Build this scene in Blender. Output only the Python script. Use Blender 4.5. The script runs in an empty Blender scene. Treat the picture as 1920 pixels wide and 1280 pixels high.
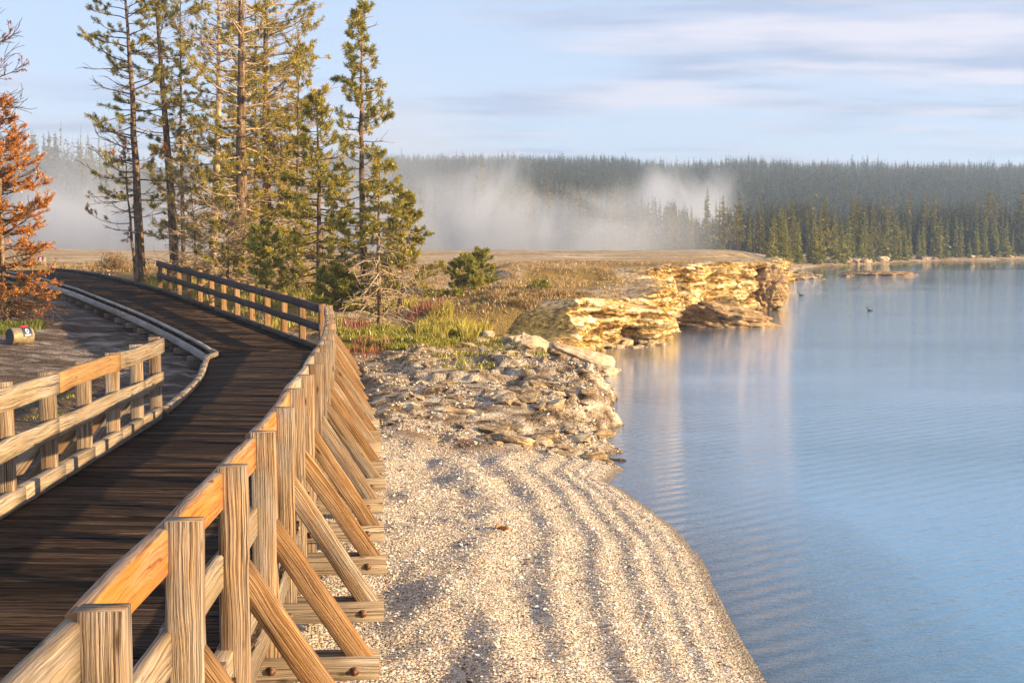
import bpy, math, random
import numpy as np
from mathutils import Vector, Matrix
random.seed(7)
rng = np.random.default_rng(11)
R = math.radians
scene = bpy.context.scene
C = scene.collection

# ------------------------------------------------------------------ camera, world, sun, exposure
EYE = 3.10
FPX = 2460.0
cam_d = bpy.data.cameras.new("camera")
cam = bpy.data.objects.new("camera", cam_d); C.objects.link(cam)
cam_d.sensor_width = 36.0
cam_d.lens = FPX / 1920 * 36.0
cam_d.clip_start = 0.1
cam_d.clip_end = 6000
PITCH = math.atan(190 / FPX)
cam.location = (0, 0, EYE)
cam.rotation_euler = (math.pi / 2 - PITCH, 0, 0)
scene.camera = cam

SUN_AZ = R(112)      # clockwise from +Y (view direction) : right and a little behind the camera
SUN_EL = R(13.0)
world = bpy.data.worlds.new("World"); scene.world = world
world.use_nodes = True
wn = world.node_tree.nodes; wl = world.node_tree.links
for n in list(wn): wn.remove(n)
w_out = wn.new("ShaderNodeOutputWorld")
w_bg = wn.new("ShaderNodeBackground"); w_bg.inputs[1].default_value = 0.080
sky = wn.new("ShaderNodeTexSky"); sky.sky_type = 'NISHITA'; sky.sun_disc = False
sky.sun_elevation = SUN_EL; sky.sun_rotation = SUN_AZ
sky.air_density = 1.0; sky.dust_density = 0.3; sky.ozone_density = 2.0; sky.altitude = 2300
# clouds: noise on a flat sheet high above (direction / height), stretched sideways
tc = wn.new("ShaderNodeTexCoord")
sx = wn.new("ShaderNodeSeparateXYZ"); wl.new(tc.outputs['Generated'], sx.inputs[0])
def wm(op, a, b=None, c=None, clamp=False):
    n = wn.new("ShaderNodeMath"); n.operation = op; n.use_clamp = clamp
    for i, v in enumerate((a, b, c)):
        if v is None: continue
        if isinstance(v, (int, float)): n.inputs[i].default_value = v
        else: wl.new(v, n.inputs[i])
    return n.outputs[0]
zz = wm('MAXIMUM', wm('ADD', sx.outputs[2], 0.05), 0.02)
cx = wm('DIVIDE', sx.outputs[0], zz); cy = wm('DIVIDE', sx.outputs[1], zz)
cmb = wn.new("ShaderNodeCombineXYZ"); wl.new(cx, cmb.inputs[0]); wl.new(cy, cmb.inputs[1])
nz = wn.new("ShaderNodeTexNoise"); nz.inputs['Scale'].default_value = 0.85; nz.inputs['Detail'].default_value = 7
nz.inputs['Roughness'].default_value = 0.55; nz.inputs['Distortion'].default_value = 0.3
mpw = wn.new("ShaderNodeMapping"); mpw.inputs['Scale'].default_value = (0.75, 1.35, 1); mpw.inputs['Location'].default_value = (3.1, 1.7, 0)
mpw.inputs['Rotation'].default_value = (0, 0, R(8))
wl.new(cmb.outputs[0], mpw.inputs[0]); wl.new(mpw.outputs[0], nz.inputs[0])
nz2 = wn.new("ShaderNodeTexNoise"); nz2.inputs['Scale'].default_value = 0.2; nz2.inputs['Detail'].default_value = 3
mpw2 = wn.new("ShaderNodeMapping"); mpw2.inputs['Scale'].default_value = (0.8, 1.2, 1); mpw2.inputs['Location'].default_value = (8.0, 2.0, 0)
wl.new(cmb.outputs[0], mpw2.inputs[0]); wl.new(mpw2.outputs[0], nz2.inputs[0])
cov = wm('ADD', nz.outputs[0], wm('MULTIPLY', wm('SUBTRACT', nz2.outputs[0], 0.5), 0.7))
# more cloud to the right-hand sky
cov = wm('ADD', cov, wm('MULTIPLY', sx.outputs[0], 0.14))
rmp = wn.new("ShaderNodeMapRange"); rmp.inputs['From Min'].default_value = 0.40; rmp.inputs['From Max'].default_value = 0.66
rmp.interpolation_type = 'SMOOTHSTEP'; wl.new(cov, rmp.inputs['Value'])
fade = wn.new("ShaderNodeMapRange"); fade.inputs['From Min'].default_value = 0.0; fade.inputs['From Max'].default_value = 0.10
wl.new(sx.outputs[2], fade.inputs['Value'])
dens = wm('MULTIPLY', wm('MULTIPLY', rmp.outputs[0], wm('ADD', wm('MULTIPLY', fade.outputs[0], 0.5), 0.4)), 0.8)
ccol = wn.new("ShaderNodeMix"); ccol.data_type = 'RGBA'
ccol.inputs['A'].default_value = (4.9, 4.5, 4.9, 1); ccol.inputs['B'].default_value = (2.3, 2.6, 3.7, 1)
ln = wn.new("ShaderNodeTexNoise"); ln.inputs['Scale'].default_value = 1.4; ln.inputs['Detail'].default_value = 4
wl.new(mpw.outputs[0], ln.inputs[0])
lr = wn.new("ShaderNodeMapRange"); lr.inputs['From Min'].default_value = 0.38; lr.inputs['From Max'].default_value = 0.6
wl.new(ln.outputs[0], lr.inputs['Value']); wl.new(lr.outputs[0], ccol.inputs['Factor'])
hz = wn.new("ShaderNodeMix"); hz.data_type = 'RGBA'
hf = wn.new("ShaderNodeMapRange"); hf.inputs['From Min'].default_value = 0.0; hf.inputs['From Max'].default_value = 0.25
hf.inputs['To Min'].default_value = 0.85; hf.inputs['To Max'].default_value = 0.55
wl.new(sx.outputs[2], hf.inputs['Value']); wl.new(hf.outputs[0], hz.inputs['Factor'])
wl.new(sky.outputs[0], hz.inputs['A']); hz.inputs['B'].default_value = (3.7, 4.3, 5.6, 1)
cmix = wn.new("ShaderNodeMix"); cmix.data_type = 'RGBA'
wl.new(dens, cmix.inputs['Factor']); wl.new(hz.outputs['Result'], cmix.inputs['A']); wl.new(ccol.outputs['Result'], cmix.inputs['B'])
wl.new(cmix.outputs['Result'], w_bg.inputs[0]); wl.new(w_bg.outputs[0], w_out.inputs[0])

sun_d = bpy.data.lights.new("sun", 'SUN'); sun_d.energy = 5.0; sun_d.angle = R(0.55); sun_d.color = (1.0, 0.72, 0.38)
sun = bpy.data.objects.new("sun", sun_d); C.objects.link(sun)
sdir = Vector((math.sin(SUN_AZ) * math.cos(SUN_EL), math.cos(SUN_AZ) * math.cos(SUN_EL), math.sin(SUN_EL)))
sun.rotation_euler = sdir.to_track_quat('Z', 'Y').to_euler()
sun.location = (20, -10, 30)
vs = scene.view_settings
vs.view_transform = 'Standard'; vs.look = 'None'; vs.exposure = 1.32; vs.gamma = 1.0; vs.use_curve_mapping = False
scene.render.engine = 'CYCLES'
scene.cycles.volume_bounces = 1
scene.cycles.max_bounces = 6
scene.cycles.transparent_max_bounces = 12
scene.cycles.volume_step_rate = 1.0
scene.cycles.volume_max_steps = 96

# ------------------------------------------------------------------ numpy noise
def _h(ix, iy, iz):
    n = (ix * 374761393 + iy * 668265263 + iz * 1274126177).astype(np.int64) & 0x7fffffff
    n = ((n ^ (n >> 13)) * 1274126177) & 0x7fffffff
    n = (n ^ (n >> 16)) & 0xffff
    return n / 65535.0
def vnoise(x, y, z=0.0):
    x, y, z = np.broadcast_arrays(np.asarray(x, float), np.asarray(y, float), np.asarray(z, float))
    ix, iy, iz = np.floor(x).astype(np.int64), np.floor(y).astype(np.int64), np.floor(z).astype(np.int64)
    fx, fy, fz = x - ix, y - iy, z - iz
    fx, fy, fz = [f * f * (3 - 2 * f) for f in (fx, fy, fz)]
    r = 0
    for a in (0, 1):
        for b in (0, 1):
            for c in (0, 1):
                w = (fx if a else 1 - fx) * (fy if b else 1 - fy) * (fz if c else 1 - fz)
                r = r + w * _h(ix + a, iy + b, iz + c)
    return r * 2 - 1
def fbm(x, y, z=0.0, oct=4, gain=0.5):
    r, a, f = 0, 1.0, 1.0
    for o in range(oct):
        r = r + a * vnoise(np.asarray(x) * f + 17.3 * o, np.asarray(y) * f + 5.1 * o, np.asarray(z) * f + 3.7 * o)
        a *= gain; f *= 2.03
    return r
def sstep(a, b, x):
    t = np.clip((x - a) / (b - a), 0, 1); return t * t * (3 - 2 * t)

# ------------------------------------------------------------------ pixel -> world helper (survey of the photograph, used to read real positions)
def ray(px, py):
    u = (px - 960) / FPX; v = (640 - py) / FPX
    return u, math.cos(PITCH) + v * math.sin(PITCH), -math.sin(PITCH) + v * math.cos(PITCH)
def on_z(px, py, z):
    u, y, w = ray(px, py); t = (z - EYE) / w
    return (u * t, y * t, z)
def at_d(px, py, D):
    u, y, w = ray(px, py); t = D / y
    return (u * t, D, EYE + w * t)

# ------------------------------------------------------------------ object helpers
def tag(o, label=None, cat=None, group=None, kind=None):
    if label: o['label'] = label
    if cat: o['category'] = cat
    if group: o['group'] = group
    if kind: o['kind'] = kind
    return o
def empty(name, loc=(0, 0, 0), rz=0.0):
    o = bpy.data.objects.new(name, None); C.objects.link(o)
    o.location = loc; o.rotation_euler = (0, 0, rz); o.empty_display_size = 0.2
    return o
def np_mesh(name, V, faces_flat, sizes, mats, parent=None, loc=None, uv=None, col=None, smooth=False, mat_idx=None, fcol=None):
    """V (n,3), faces_flat int array, sizes int array"""
    V = np.asarray(V, dtype=np.float32)
    me = bpy.data.meshes.new(name)
    sizes = np.asarray(sizes, dtype=np.int32); ff = np.asarray(faces_flat, dtype=np.int32)
    me.vertices.add(len(V)); me.vertices.foreach_set("co", V.ravel())
    me.loops.add(len(ff)); me.loops.foreach_set("vertex_index", ff)
    me.polygons.add(len(sizes))
    st = np.concatenate([[0], np.cumsum(sizes)[:-1]]).astype(np.int32)
    me.polygons.foreach_set("loop_start", st); me.polygons.foreach_set("loop_total", sizes)
    if mat_idx is not None: me.polygons.foreach_set("material_index", np.asarray(mat_idx, dtype=np.int32))
    if smooth: me.polygons.foreach_set("use_smooth", np.ones(len(sizes), dtype=bool))
    if uv is not None:
        l = me.uv_layers.new(name="UVMap"); l.data.foreach_set("uv", np.asarray(uv, dtype=np.float32).ravel())
    if col is not None:
        a = me.color_attributes.new("tint", 'FLOAT_COLOR', 'POINT')
        c4 = np.ones((len(V), 4), dtype=np.float32); c4[:, :col.shape[1]] = col
        a.data.foreach_set("color", c4.ravel())
    me.update(calc_edges=True)
    if not isinstance(mats, (list, tuple)): mats = [mats]
    for m in mats: me.materials.append(m)
    o = bpy.data.objects.new(name, me); C.objects.link(o)
    if parent is not None: o.parent = parent
    if loc is not None: o.location = loc
    return o
def dup(o, loc=None, rz=None, scale=None, parent=None):
    c = o.copy(); C.objects.link(c)
    if parent is not None: c.parent = parent
    if loc is not None: c.location = loc
    if rz is not None: c.rotation_euler = (0, 0, rz)
    if scale is not None: c.scale = scale if hasattr(scale, '__len__') else (scale,) * 3
    for ch in list(o.children): dup(ch, parent=c)
    return c

# ------------------------------------------------------------------ material helpers
class NT:
    def __init__(s, name):
        s.m = bpy.data.materials.new(name); s.m.use_nodes = True
        s.t = s.m.node_tree; s.n = s.t.nodes; s.l = s.t.links
        for n in list(s.n): s.n.remove(n)
        s.out = s.n.new("ShaderNodeOutputMaterial")
    def set(s, inp, v):
        if v is None: return
        if isinstance(v, bpy.types.NodeSocket): s.l.new(v, inp)
        else: inp.default_value = v
    def node(s, typ, _ins=None, **kw):
        n = s.n.new(typ)
        for k, v in kw.items(): setattr(n, k, v)
        for k, v in (_ins or {}).items(): s.set(n.inputs[k], v)
        return n
    def math(s, op, a, b=None, c=None, clamp=False):
        n = s.n.new("ShaderNodeMath"); n.operation = op; n.use_clamp = clamp
        for i, v in enumerate((a, b, c)):
            if v is not None: s.set(n.inputs[i], v)
        return n.outputs[0]
    def noise(s, vec, scale=1, detail=4, rough=0.5, dist=0.0):
        n = s.node("ShaderNodeTexNoise", {'Scale': scale, 'Detail': detail, 'Roughness': rough, 'Distortion': dist})
        if vec is not None: s.l.new(vec, n.inputs['Vector'])
        return n.outputs[0]
    def mapv(s, vec, scale=(1, 1, 1), loc=(0, 0, 0), rot=(0, 0, 0)):
        n = s.node("ShaderNodeMapping", {'Scale': scale, 'Location': loc, 'Rotation': rot}); s.l.new(vec, n.inputs[0]); return n.outputs[0]
    def rng(s, v, a, b, c=0.0, d=1.0, smooth=False):
        n = s.node("ShaderNodeMapRange", {'Value': v, 'From Min': a, 'From Max': b, 'To Min': c, 'To Max': d})
        if smooth: n.interpolation_type = 'SMOOTHSTEP'
        return n.outputs[0]
    def mix(s, f, a, b, mode='MIX'):
        n = s.n.new("ShaderNodeMix"); n.data_type = 'RGBA'; n.blend_type = mode
        s.set(n.inputs['Factor'], f)
        for k, v in (('A', a), ('B', b)):
            s.set(n.inputs[k], v if isinstance(v, bpy.types.NodeSocket) else (*v, 1) if len(v) == 3 else v)
        return n.outputs['Result']
    def ramp(s, f, stops):
        n = s.n.new("ShaderNodeValToRGB"); s.l.new(f, n.inputs[0])
        e = n.color_ramp.elements
        while len(e) < len(stops): e.new(0.5)
        for i, (p, c) in enumerate(stops): e[i].position = p; e[i].color = (*c, 1)
        return n.outputs[0]
    def bsdf(s, col, rough=0.8, bump=None, bstr=0.5, bdist=0.02, spec=0.3, sss=None, metallic=0.0):
        b = s.n.new("ShaderNodeBsdfPrincipled")
        s.set(b.inputs['Base Color'], col if isinstance(col, bpy.types.NodeSocket) else (*col, 1))
        s.set(b.inputs['Roughness'], rough); s.set(b.inputs['Specular IOR Level'], spec); s.set(b.inputs['Metallic'], metallic)
        if bump is not None:
            bn = s.node("ShaderNodeBump", {'Strength': bstr, 'Distance': bdist, 'Height': bump})
            s.l.new(bn.outputs[0], b.inputs['Normal'])
        s.l.new(b.outputs[0], s.out.inputs[0]); return b
    def obj(s): return s.node("ShaderNodeTexCoord").outputs['Object']
    def pos(s): return s.node("ShaderNodeNewGeometry").outputs['Position']
    def uv(s): return s.node("ShaderNodeTexCoord").outputs['UV']
    def attr(s, name="tint"): return s.node("ShaderNodeAttribute", attribute_name=name)

def wood(name, dark, mid, light, rough=0.75, grain=1.0, bump=0.6, knots=True, top_grey=False, tones=(.78, 1.22), grey=0.0, spec=.2):
    t = NT(name); uv = t.uv()
    warp = t.noise(t.mapv(uv, (2.2, 9, 1)), 1, 3, 0.5)
    sep = t.node("ShaderNodeSeparateXYZ", {0: uv})
    v2 = t.math('ADD', t.math('MULTIPLY', sep.outputs[1], 150 * grain), t.math('MULTIPLY', warp, 5 + 1.5 * grain))
    cmbn = t.node("ShaderNodeCombineXYZ", {0: t.math('MULTIPLY', sep.outputs[0], 1.1), 1: v2})
    g = t.noise(cmbn.outputs[0], 1.0, 4, 0.6, 0.4)
    fine = t.noise(t.mapv(uv, (6, 420, 1)), 1, 2, 0.5)
    blot = t.noise(t.mapv(uv, (1.5, 5, 1), (4, 2, 0)), 1, 3, 0.5)
    gg = t.math('ADD', t.math('MULTIPLY', g, 0.75), t.math('MULTIPLY', fine, 0.25))
    gr = t.rng(gg, 0.39, 0.60)
    b2 = t.noise(t.mapv(uv, (1.3, 7, 1), (5, 3, 0)), 1, 2, .5)
    gr = t.math('ADD', t.math('MULTIPLY', t.math('SUBTRACT', gr, .55), t.rng(b2, .38, .62, .6, 1.15)), .55)
    col = t.ramp(gr, [(0.0, dark), (0.32, mid), (0.9, light)])
    col = t.mix(t.rng(blot, 0.35, 0.7, 0.0, 0.5), col, tuple(c * 0.55 for c in mid))
    if grey: col = t.mix(t.rng(t.noise(t.mapv(uv, (1.1, 6, 1), (9, 1, 0)), 1, 4, .6), .42, .62, 0, grey), col, t.ramp(gr, [(0, (.05, .04, .035)), (.4, (.22, .185, .155)), (1, (.46, .40, .34))]))
    wnz = t.node("ShaderNodeTexWhiteNoise", noise_dimensions='1D'); t.l.new(t.math('FLOOR', sep.outputs[1]), wnz.inputs['W'])
    tone = t.rng(wnz.outputs[0], 0, 1, *tones); cc = t.node("ShaderNodeCombineColor", {0: tone, 1: tone, 2: tone})
    col = t.mix(1.0, col, cc.outputs[0], 'MULTIPLY')
    ck = t.noise(t.mapv(uv, (0.8, 75, 1), (2, 7, 0)), 1, 2, 0.5)
    col = t.mix(t.rng(ck, 0.63, 0.70, 0, .8), col, tuple(c * 0.2 for c in mid))
    if top_grey:
        nn = t.node("ShaderNodeSeparateXYZ", {0: t.node("ShaderNodeNewGeometry").outputs['Normal']})
        col = t.mix(t.rng(nn.outputs[2], .55, .8, 0, .9), col, t.ramp(gr, [(0, (.07, .045, .03)), (1, (.36, .28, .21))]))
    h = gr
    if knots:
        vo = t.node("ShaderNodeTexVoronoi", {'Scale': 1.0, 'Vector': t.mapv(uv, (2.6, 8, 1))})
        k = t.rng(vo.outputs['Distance'], 0.05, 0.13, 1, 0)
        col = t.mix(k, col, tuple(c * 0.35 for c in mid)); h = t.math('ADD', h, t.math('MULTIPLY', k, -0.6))
    t.bsdf(col, rough, h, bump, 0.008, spec)
    return t.m

M = {}
M['post'] = wood("weathered_post_wood", (0.022, 0.010, 0.005), (0.16, 0.088, 0.042), (0.48, 0.34, 0.21), grey=.85)
M['brace'] = wood("brown_brace_wood", (0.035, 0.013, 0.004), (0.21, 0.10, 0.036), (0.44, 0.27, 0.125), grey=.25)
M['fresh'] = wood("orange_new_rail_wood", (0.20, 0.06, 0.012), (0.42, 0.15, 0.025), (0.50, 0.20, 0.04), grain=0.35, bump=0.2, top_grey=True, grey=.3)
M['tan'] = wood("tan_rail_wood", (0.16, 0.08, 0.03), (0.36, 0.20, 0.08), (0.48, 0.31, 0.15), grain=0.5, bump=0.3)
M['rail'] = wood("grey_rail_wood", (0.09, 0.06, 0.035), (0.26, 0.19, 0.12), (0.42, 0.33, 0.23), grain=0.6, bump=0.4, grey=.8)
M['darkrail'] = wood("shade_dark_rail_wood", (0.02, 0.014, 0.012), (0.06, 0.042, 0.036), (0.13, 0.10, 0.085), grain=0.6, bump=0.35)  # far railing's shade put into the colour: darker copy of the rail wood
M['beam'] = wood("grey_beam_wood", (0.07, 0.05, 0.035), (0.21, 0.155, 0.105), (0.36, 0.28, 0.20), grain=0.7, grey=.7)
M['fascia'] = wood("grey_fascia_wood", (0.18, 0.16, 0.14), (0.34, 0.31, 0.28), (0.50, 0.47, 0.43), grain=0.5, bump=0.3, knots=False)
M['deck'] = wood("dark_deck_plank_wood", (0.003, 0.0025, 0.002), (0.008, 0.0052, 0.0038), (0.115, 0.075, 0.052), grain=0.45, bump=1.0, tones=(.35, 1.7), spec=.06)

def metal_rust():
    t = NT("rusty_iron"); p = t.obj()
    n = t.noise(p, 60, 4)
    t.bsdf(t.ramp(n, [(0.3, (0.03, 0.015, 0.01)), (0.7, (0.20, 0.08, 0.035))]), 0.6, n, 0.3, 0.003, 0.5)
    return t.m
M['rust'] = metal_rust()

# ------------------------------------------------------------------ board / beam builder (collects several solids into one mesh with grain UVs)
class MB:
    def __init__(s): s.V = []; s.F = []; s.S = []; s.U = []; s.n = 0
    def add(s, V, F, U):
        V = np.asarray(V, float)
        for f, u in zip(F, U):
            s.F += [i + s.n for i in f]; s.S.append(len(f)); s.U += u
        s.V.append(V); s.n += len(V)
    def sweep(s, pts, rights, ups, w, h, ch=0.006, rough=0.0, cap=True, taper=None):
        """rectangular section (w along rights, h along ups), chamfered, swept through pts; section origin centred"""
        k = len(pts); uo, vo = random.uniform(0, 50), random.randint(0, 400) + .1
        hw, hh = w / 2, h / 2
        sec = [(-hw + ch, -hh), (hw - ch, -hh), (hw, -hh + ch), (hw, hh - ch), (hw - ch, hh), (-hw + ch, hh), (-hw, hh - ch), (-hw, -hh + ch)]
        per = [0]
        for i in range(8):
            a, b = sec[i], sec[(i + 1) % 8]; per.append(per[-1] + math.hypot(a[0] - b[0], a[1] - b[1]))
        V = []; L = [0.0]
        for i in range(k):
            p, r, u = Vector(pts[i]), Vector(rights[i]), Vector(ups[i])
            if i: L.append(L[-1] + (p - Vector(pts[i - 1])).length)
            for (a, b) in sec:
                ja = random.uniform(-rough, rough); jb = random.uniform(-rough, rough)
                V.append(p + r * (a + ja) + u * (b + jb))
        F = []; U = []
        for i in range(k - 1):
            for j in range(8):
                j2 = (j + 1) % 8
                F.append((i * 8 + j, i * 8 + j2, (i + 1) * 8 + j2, (i + 1) * 8 + j))
                U.append([(L[i] + uo, per[j] + vo), (L[i] + uo, per[j + 1] + vo), (L[i + 1] + uo, per[j + 1] + vo), (L[i + 1] + uo, per[j] + vo)])
        if cap:
            for i, order in ((0, range(7, -1, -1)), (k - 1, range(8))):
                F.append([i * 8 + j for j in order]); U.append([(uo + sec[j][0] * 4, vo + sec[j][1]) for j in order])
        s.add(V, F, U)
    def beam(s, a, b, side, w, h, segs=4, rough=0.0, ch=0.006, bow=0.0):
        """straight beam from a to b; side = vector roughly along section width"""
        a, b = Vector(a), Vector(b); d = (b - a).normalized()
        sd = Vector(side); sd = (sd - d * sd.dot(d)).normalized(); up = sd.cross(d); up.normalize()
        pts = []
        for i in range(segs + 1):
            t = i / segs; pts.append(a.lerp(b, t) + sd * bow * math.sin(math.pi * t))
        s.sweep(pts, [sd] * (segs + 1), [up] * (segs + 1), w, h, ch, rough)
    def cyl(s, a, b, r, n=10):
        a, b = Vector(a), Vector(b); d = (b - a).normalized()
        x = d.orthogonal().normalized(); y = d.cross(x)
        V = []
        for p in (a, b):
            for i in range(n):
                an = 2 * math.pi * i / n; V.append(p + (x * math.cos(an) + y * math.sin(an)) * r)
        F = [(i, (i + 1) % n, n + (i + 1) % n, n + i) for i in range(n)] + [list(range(n))[::-1], list(range(n, 2 * n))]
        U = [[(0, 0)] * len(f) for f in F]
        s.add(V, F, U)
    def build(s, name, mat, parent=None, loc=None):
        V = np.concatenate(s.V)
        if loc is not None: V = V - np.array(loc)
        return np_mesh(name, V, s.F, s.S, mat, parent, loc, uv=s.U)

# ------------------------------------------------------------------ shoreline (water plane z=0), read off the photograph
shore_px = [(1600, 1560), (1500, 1370), (1440, 1280), (1388, 1195), (1346, 1105), (1315, 1045), (1267, 990), (1214, 950), (1168, 918), (1142, 905),
            (1172, 880), (1150, 868), (1120, 858), (1170, 848), (1128, 828), (1118, 812), (1166, 797), (1140, 770), (1156, 745), (1112, 722), (1066, 706), (1040, 694), (1026, 678), (1040, 664),
            (1110, 658), (1165, 648), (1215, 645), (1250, 638), (1262, 625), (1250, 613), (1212, 608), (1196, 603), (1205, 600), (1262, 598), (1295, 595), (1330, 590), (1390, 582), (1440, 572), (1462, 552), (1464, 537), (1472, 526),
            (1500, 524), (1538, 522), (1520, 517), (1480, 511), (1500, 504), (1550, 499), (1640, 494), (1760, 489), (1900, 486.5), (2150, 485)]
shore = np.array([on_z(x, y, 0.0)[:2] for x, y in shore_px])
shore = np.vstack([[2.6, -12], [2.45, 3.0], shore[1:], [260, 235], [420, 240]])
def shore_dist(x, y):
    """positive inland, negative in the lake"""
    x = np.asarray(x, float); y = np.asarray(y, float)
    best = np.full(x.shape, 1e9); inside = np.zeros(x.shape, bool)
    for (x0, y0), (x1, y1) in zip(shore[:-1], shore[1:]):
        dx, dy = x1 - x0, y1 - y0
        t = np.clip(((x - x0) * dx + (y - y0) * dy) / (dx * dx + dy * dy + 1e-9), 0, 1)
        d = np.hypot(x - x0 - t * dx, y - y0 - t * dy); best = np.minimum(best, d)
    # land polygon: shoreline closed far to the left
    poly = np.vstack([shore, [[420, 5000], [-5000, 5000], [-5000, -12]]])
    n = len(poly)
    for i in range(n):
        x0, y0 = poly[i]; x1, y1 = poly[(i + 1) % n]
        if y0 == y1: continue
        c = ((y0 > y) != (y1 > y)) & (x < (x1 - x0) * (y - y0) / (y1 - y0) + x0)
        inside ^= c
    return np.where(inside, best, -best)

PY = [-20, 8, 20, 27, 36, 45, 60, 100, 150, 175, 200, 260, 400, 700, 1000, 1300, 3000]
PZ = [0.42, 0.46, 0.62, 0.78, 1.0, 1.30, 1.62, 1.86, 1.98, 1.35, 0.9, 2.0, 8.0, 34.0, 51.0, 40.0, 20.0]
RY = np.array([-20, 5, 7.5, 10.1, 13.4, 16.5, 21.4, 27.2, 34.7, 43.6, 51.5, 61.5]); RX = np.array([-1.2, -1.26, -1.42, -1.66, -1.98, -2.32, -2.95, -3.8, -7.3, -11.6, -15.6, -21.5])
DZY = [-5, 4, 10, 16, 22, 27.5, 34, 44, 52, 60]; DZV = [2.03, 2.06, 2.13, 2.22, 2.30, 2.36, 2.08, 1.68, 1.50, 1.40]
def ground(x, y, detail=True):
    x = np.asarray(x, float); y = np.asarray(y, float)
    d = shore_dist(x, y)
    P = np.interp(y, PY, PZ)
    hillmod = 1 + 0.07 * fbm(x / 90, y / 200, 2.0, 3) + np.interp(x * 1000 / np.maximum(y, 50), [-105, 16, 77, 118, 179, 260, 390], [.18, .15, .08, -.02, .07, .03, -.05])
    P = np.where(y > 260, 2.0 + (P - 2.0) * hillmod, P)
    P = P + sstep(40, 140, y) * 0.12 * fbm(x / 14, y / 25, 1, 3) + 0.05 * fbm(x / 2.2, y / 3.0, 5, 4) * sstep(14, 24, y)
    P = P + np.where(x < -6, 0.10 * sstep(-5, -9, x) * sstep(30, 20, y), 0)
    P = P + (.24 + .34 * sstep(48.5, 50.0, y)) * sstep(36.6, 38.2, y) * sstep(-2.0, .3, x) * (1 - sstep(52, 80, y))
    rx_ = np.interp(y, RY, RX); dkz = EYE - np.interp(y, DZY, DZV)
    side = sstep(rx_ + 0.9, rx_ + 0.1, x) * (1 - sstep(60, 66, y))          # 1 = under or left of the walk
    cap = dkz - .50 + .06 * fbm(x / 1.4, y / 1.8, 15, 4) + .35 * sstep(-1, -12, x - rx_) + 0.15 * sstep(46, 60, y)
    P = P * (1 - side) + np.minimum(P, cap) * side
    P = np.minimum(P, np.where((x < rx_ + 1.5) & (y < 64), dkz - .14, 999))
    # beach (near), ledge (middle), cliff (bluffs), far shore
    wob = 0.16 * fbm(x / 2.5, y / 2.6, 3, 2)
    dd = np.maximum(d, 0) + wob * sstep(0.05, 0.8, d)
    beach = 0.46 * (1 - np.exp(-np.maximum(d, 0) / 2.1)) + 0.005 * dd
    am = sstep(0.03, 0.25, d)
    for c, wdt, a in ((0.12, 0.03, 0.014), (0.24, 0.045, 0.024), (0.42, 0.06, 0.032), (0.66, 0.08, 0.036), (0.98, 0.10, 0.042), (1.42, 0.13, 0.045), (2.0, 0.2, 0.035)):
        beach = beach + am * a * np.exp(-((dd - c) / wdt) ** 2)
    beach = beach + am * (0.012 + 0.05 * sstep(.9, 2.0, dd)) * fbm(x / 0.5, y / 1.0, 9, 4)
    wl_s = sstep(19.5, 22, y) * (1 - sstep(32, 35, y)) * sstep(3.0, 1.2, d)
    ledge = 0.12 + 0.38 * sstep(0.0, 0.45, d) + 0.05 * d + 0.10 * fbm(x / 0.8, y / 0.8, 4, 5, .6) * sstep(0, .4, d)
    P = np.where(wl_s > 0, (np.floor(P / .11 + .8 * fbm(x / 1.3, y / .9, 21, 4)) * .11 + .06) * .6 * wl_s + P * (1 - .6 * wl_s), P)
    ledge = np.floor(ledge / 0.13 + .4 * fbm(x / .5, y / .5, 22, 3)) * 0.13 * 0.75 + ledge * 0.25 + .04
    wl_ = sstep(18.6, 21, y) * (1 - sstep(34, 38, y))
    low = np.minimum(P, beach) * (1 - wl_) + np.minimum(P + .07 * fbm(x / 0.6, y / 0.6, 8, 5, .6), ledge) * wl_
    cliff = np.where(d > 0.3, P * sstep(0.25, 0.95, d), 0)
    wc = sstep(35.5, 37.5, y) * (1 - sstep(96, 101, y))
    far = np.minimum(P, 0.15 + 0.09 * np.maximum(d, 0) + 1.0 * sstep(2.5, 9, d) * (1 - sstep(150, 170, y)) + .12 * fbm(x / 1.5, y / 3, 31, 3))
    z = low * (1 - wc) + cliff * wc
    wf = sstep(96, 101, y)
    z = z * (1 - wf) + far * wf
    bed = -0.01 + np.maximum(-2.2, 0.13 * d) + 0.02 * fbm(x / 0.3, y / 1.2, 3, 3) * sstep(0, -1, d)
    z = np.where(d < 0, bed, z)
    # keep the ground under the walkway clear of it
    return z, d

# ------------------------------------------------------------------ ground sheet
def axis(segs):
    out = []
    for a, b, st in segs:
        out.append(np.arange(a, b, st))
    return np.concatenate(out)
def geo(a, b, s0, g):
    o = [a]; s = s0
    while o[-1] < b: o.append(o[-1] + s); s *= g
    return np.array(o)
xs = np.concatenate([-geo(26, 2600, 0.8, 1.10)[::-1], axis([(-25.5, -9, .22), (-9, -2, .10), (-2, 6, .06), (6, 20, .12), (20, 34, 0.3)]), geo(34, 2600, 0.6, 1.10)])
ys = np.concatenate([axis([(-12, 4, .8), (4, 8, .12), (8, 20, .06), (20, 42, .1), (42, 62, .16), (62, 120, .5)]), geo(120, 4500, 1.0, 1.035)])
GX, GY = np.meshgrid(xs, ys)
GZ, GD = ground(GX, GY)
ny, nx = GX.shape
idx = np.arange(nx * ny).reshape(ny, nx)
quads = np.stack([idx[:-1, :-1], idx[:-1, 1:], idx[1:, 1:], idx[1:, :-1]], -1).reshape(-1, 4)
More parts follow.
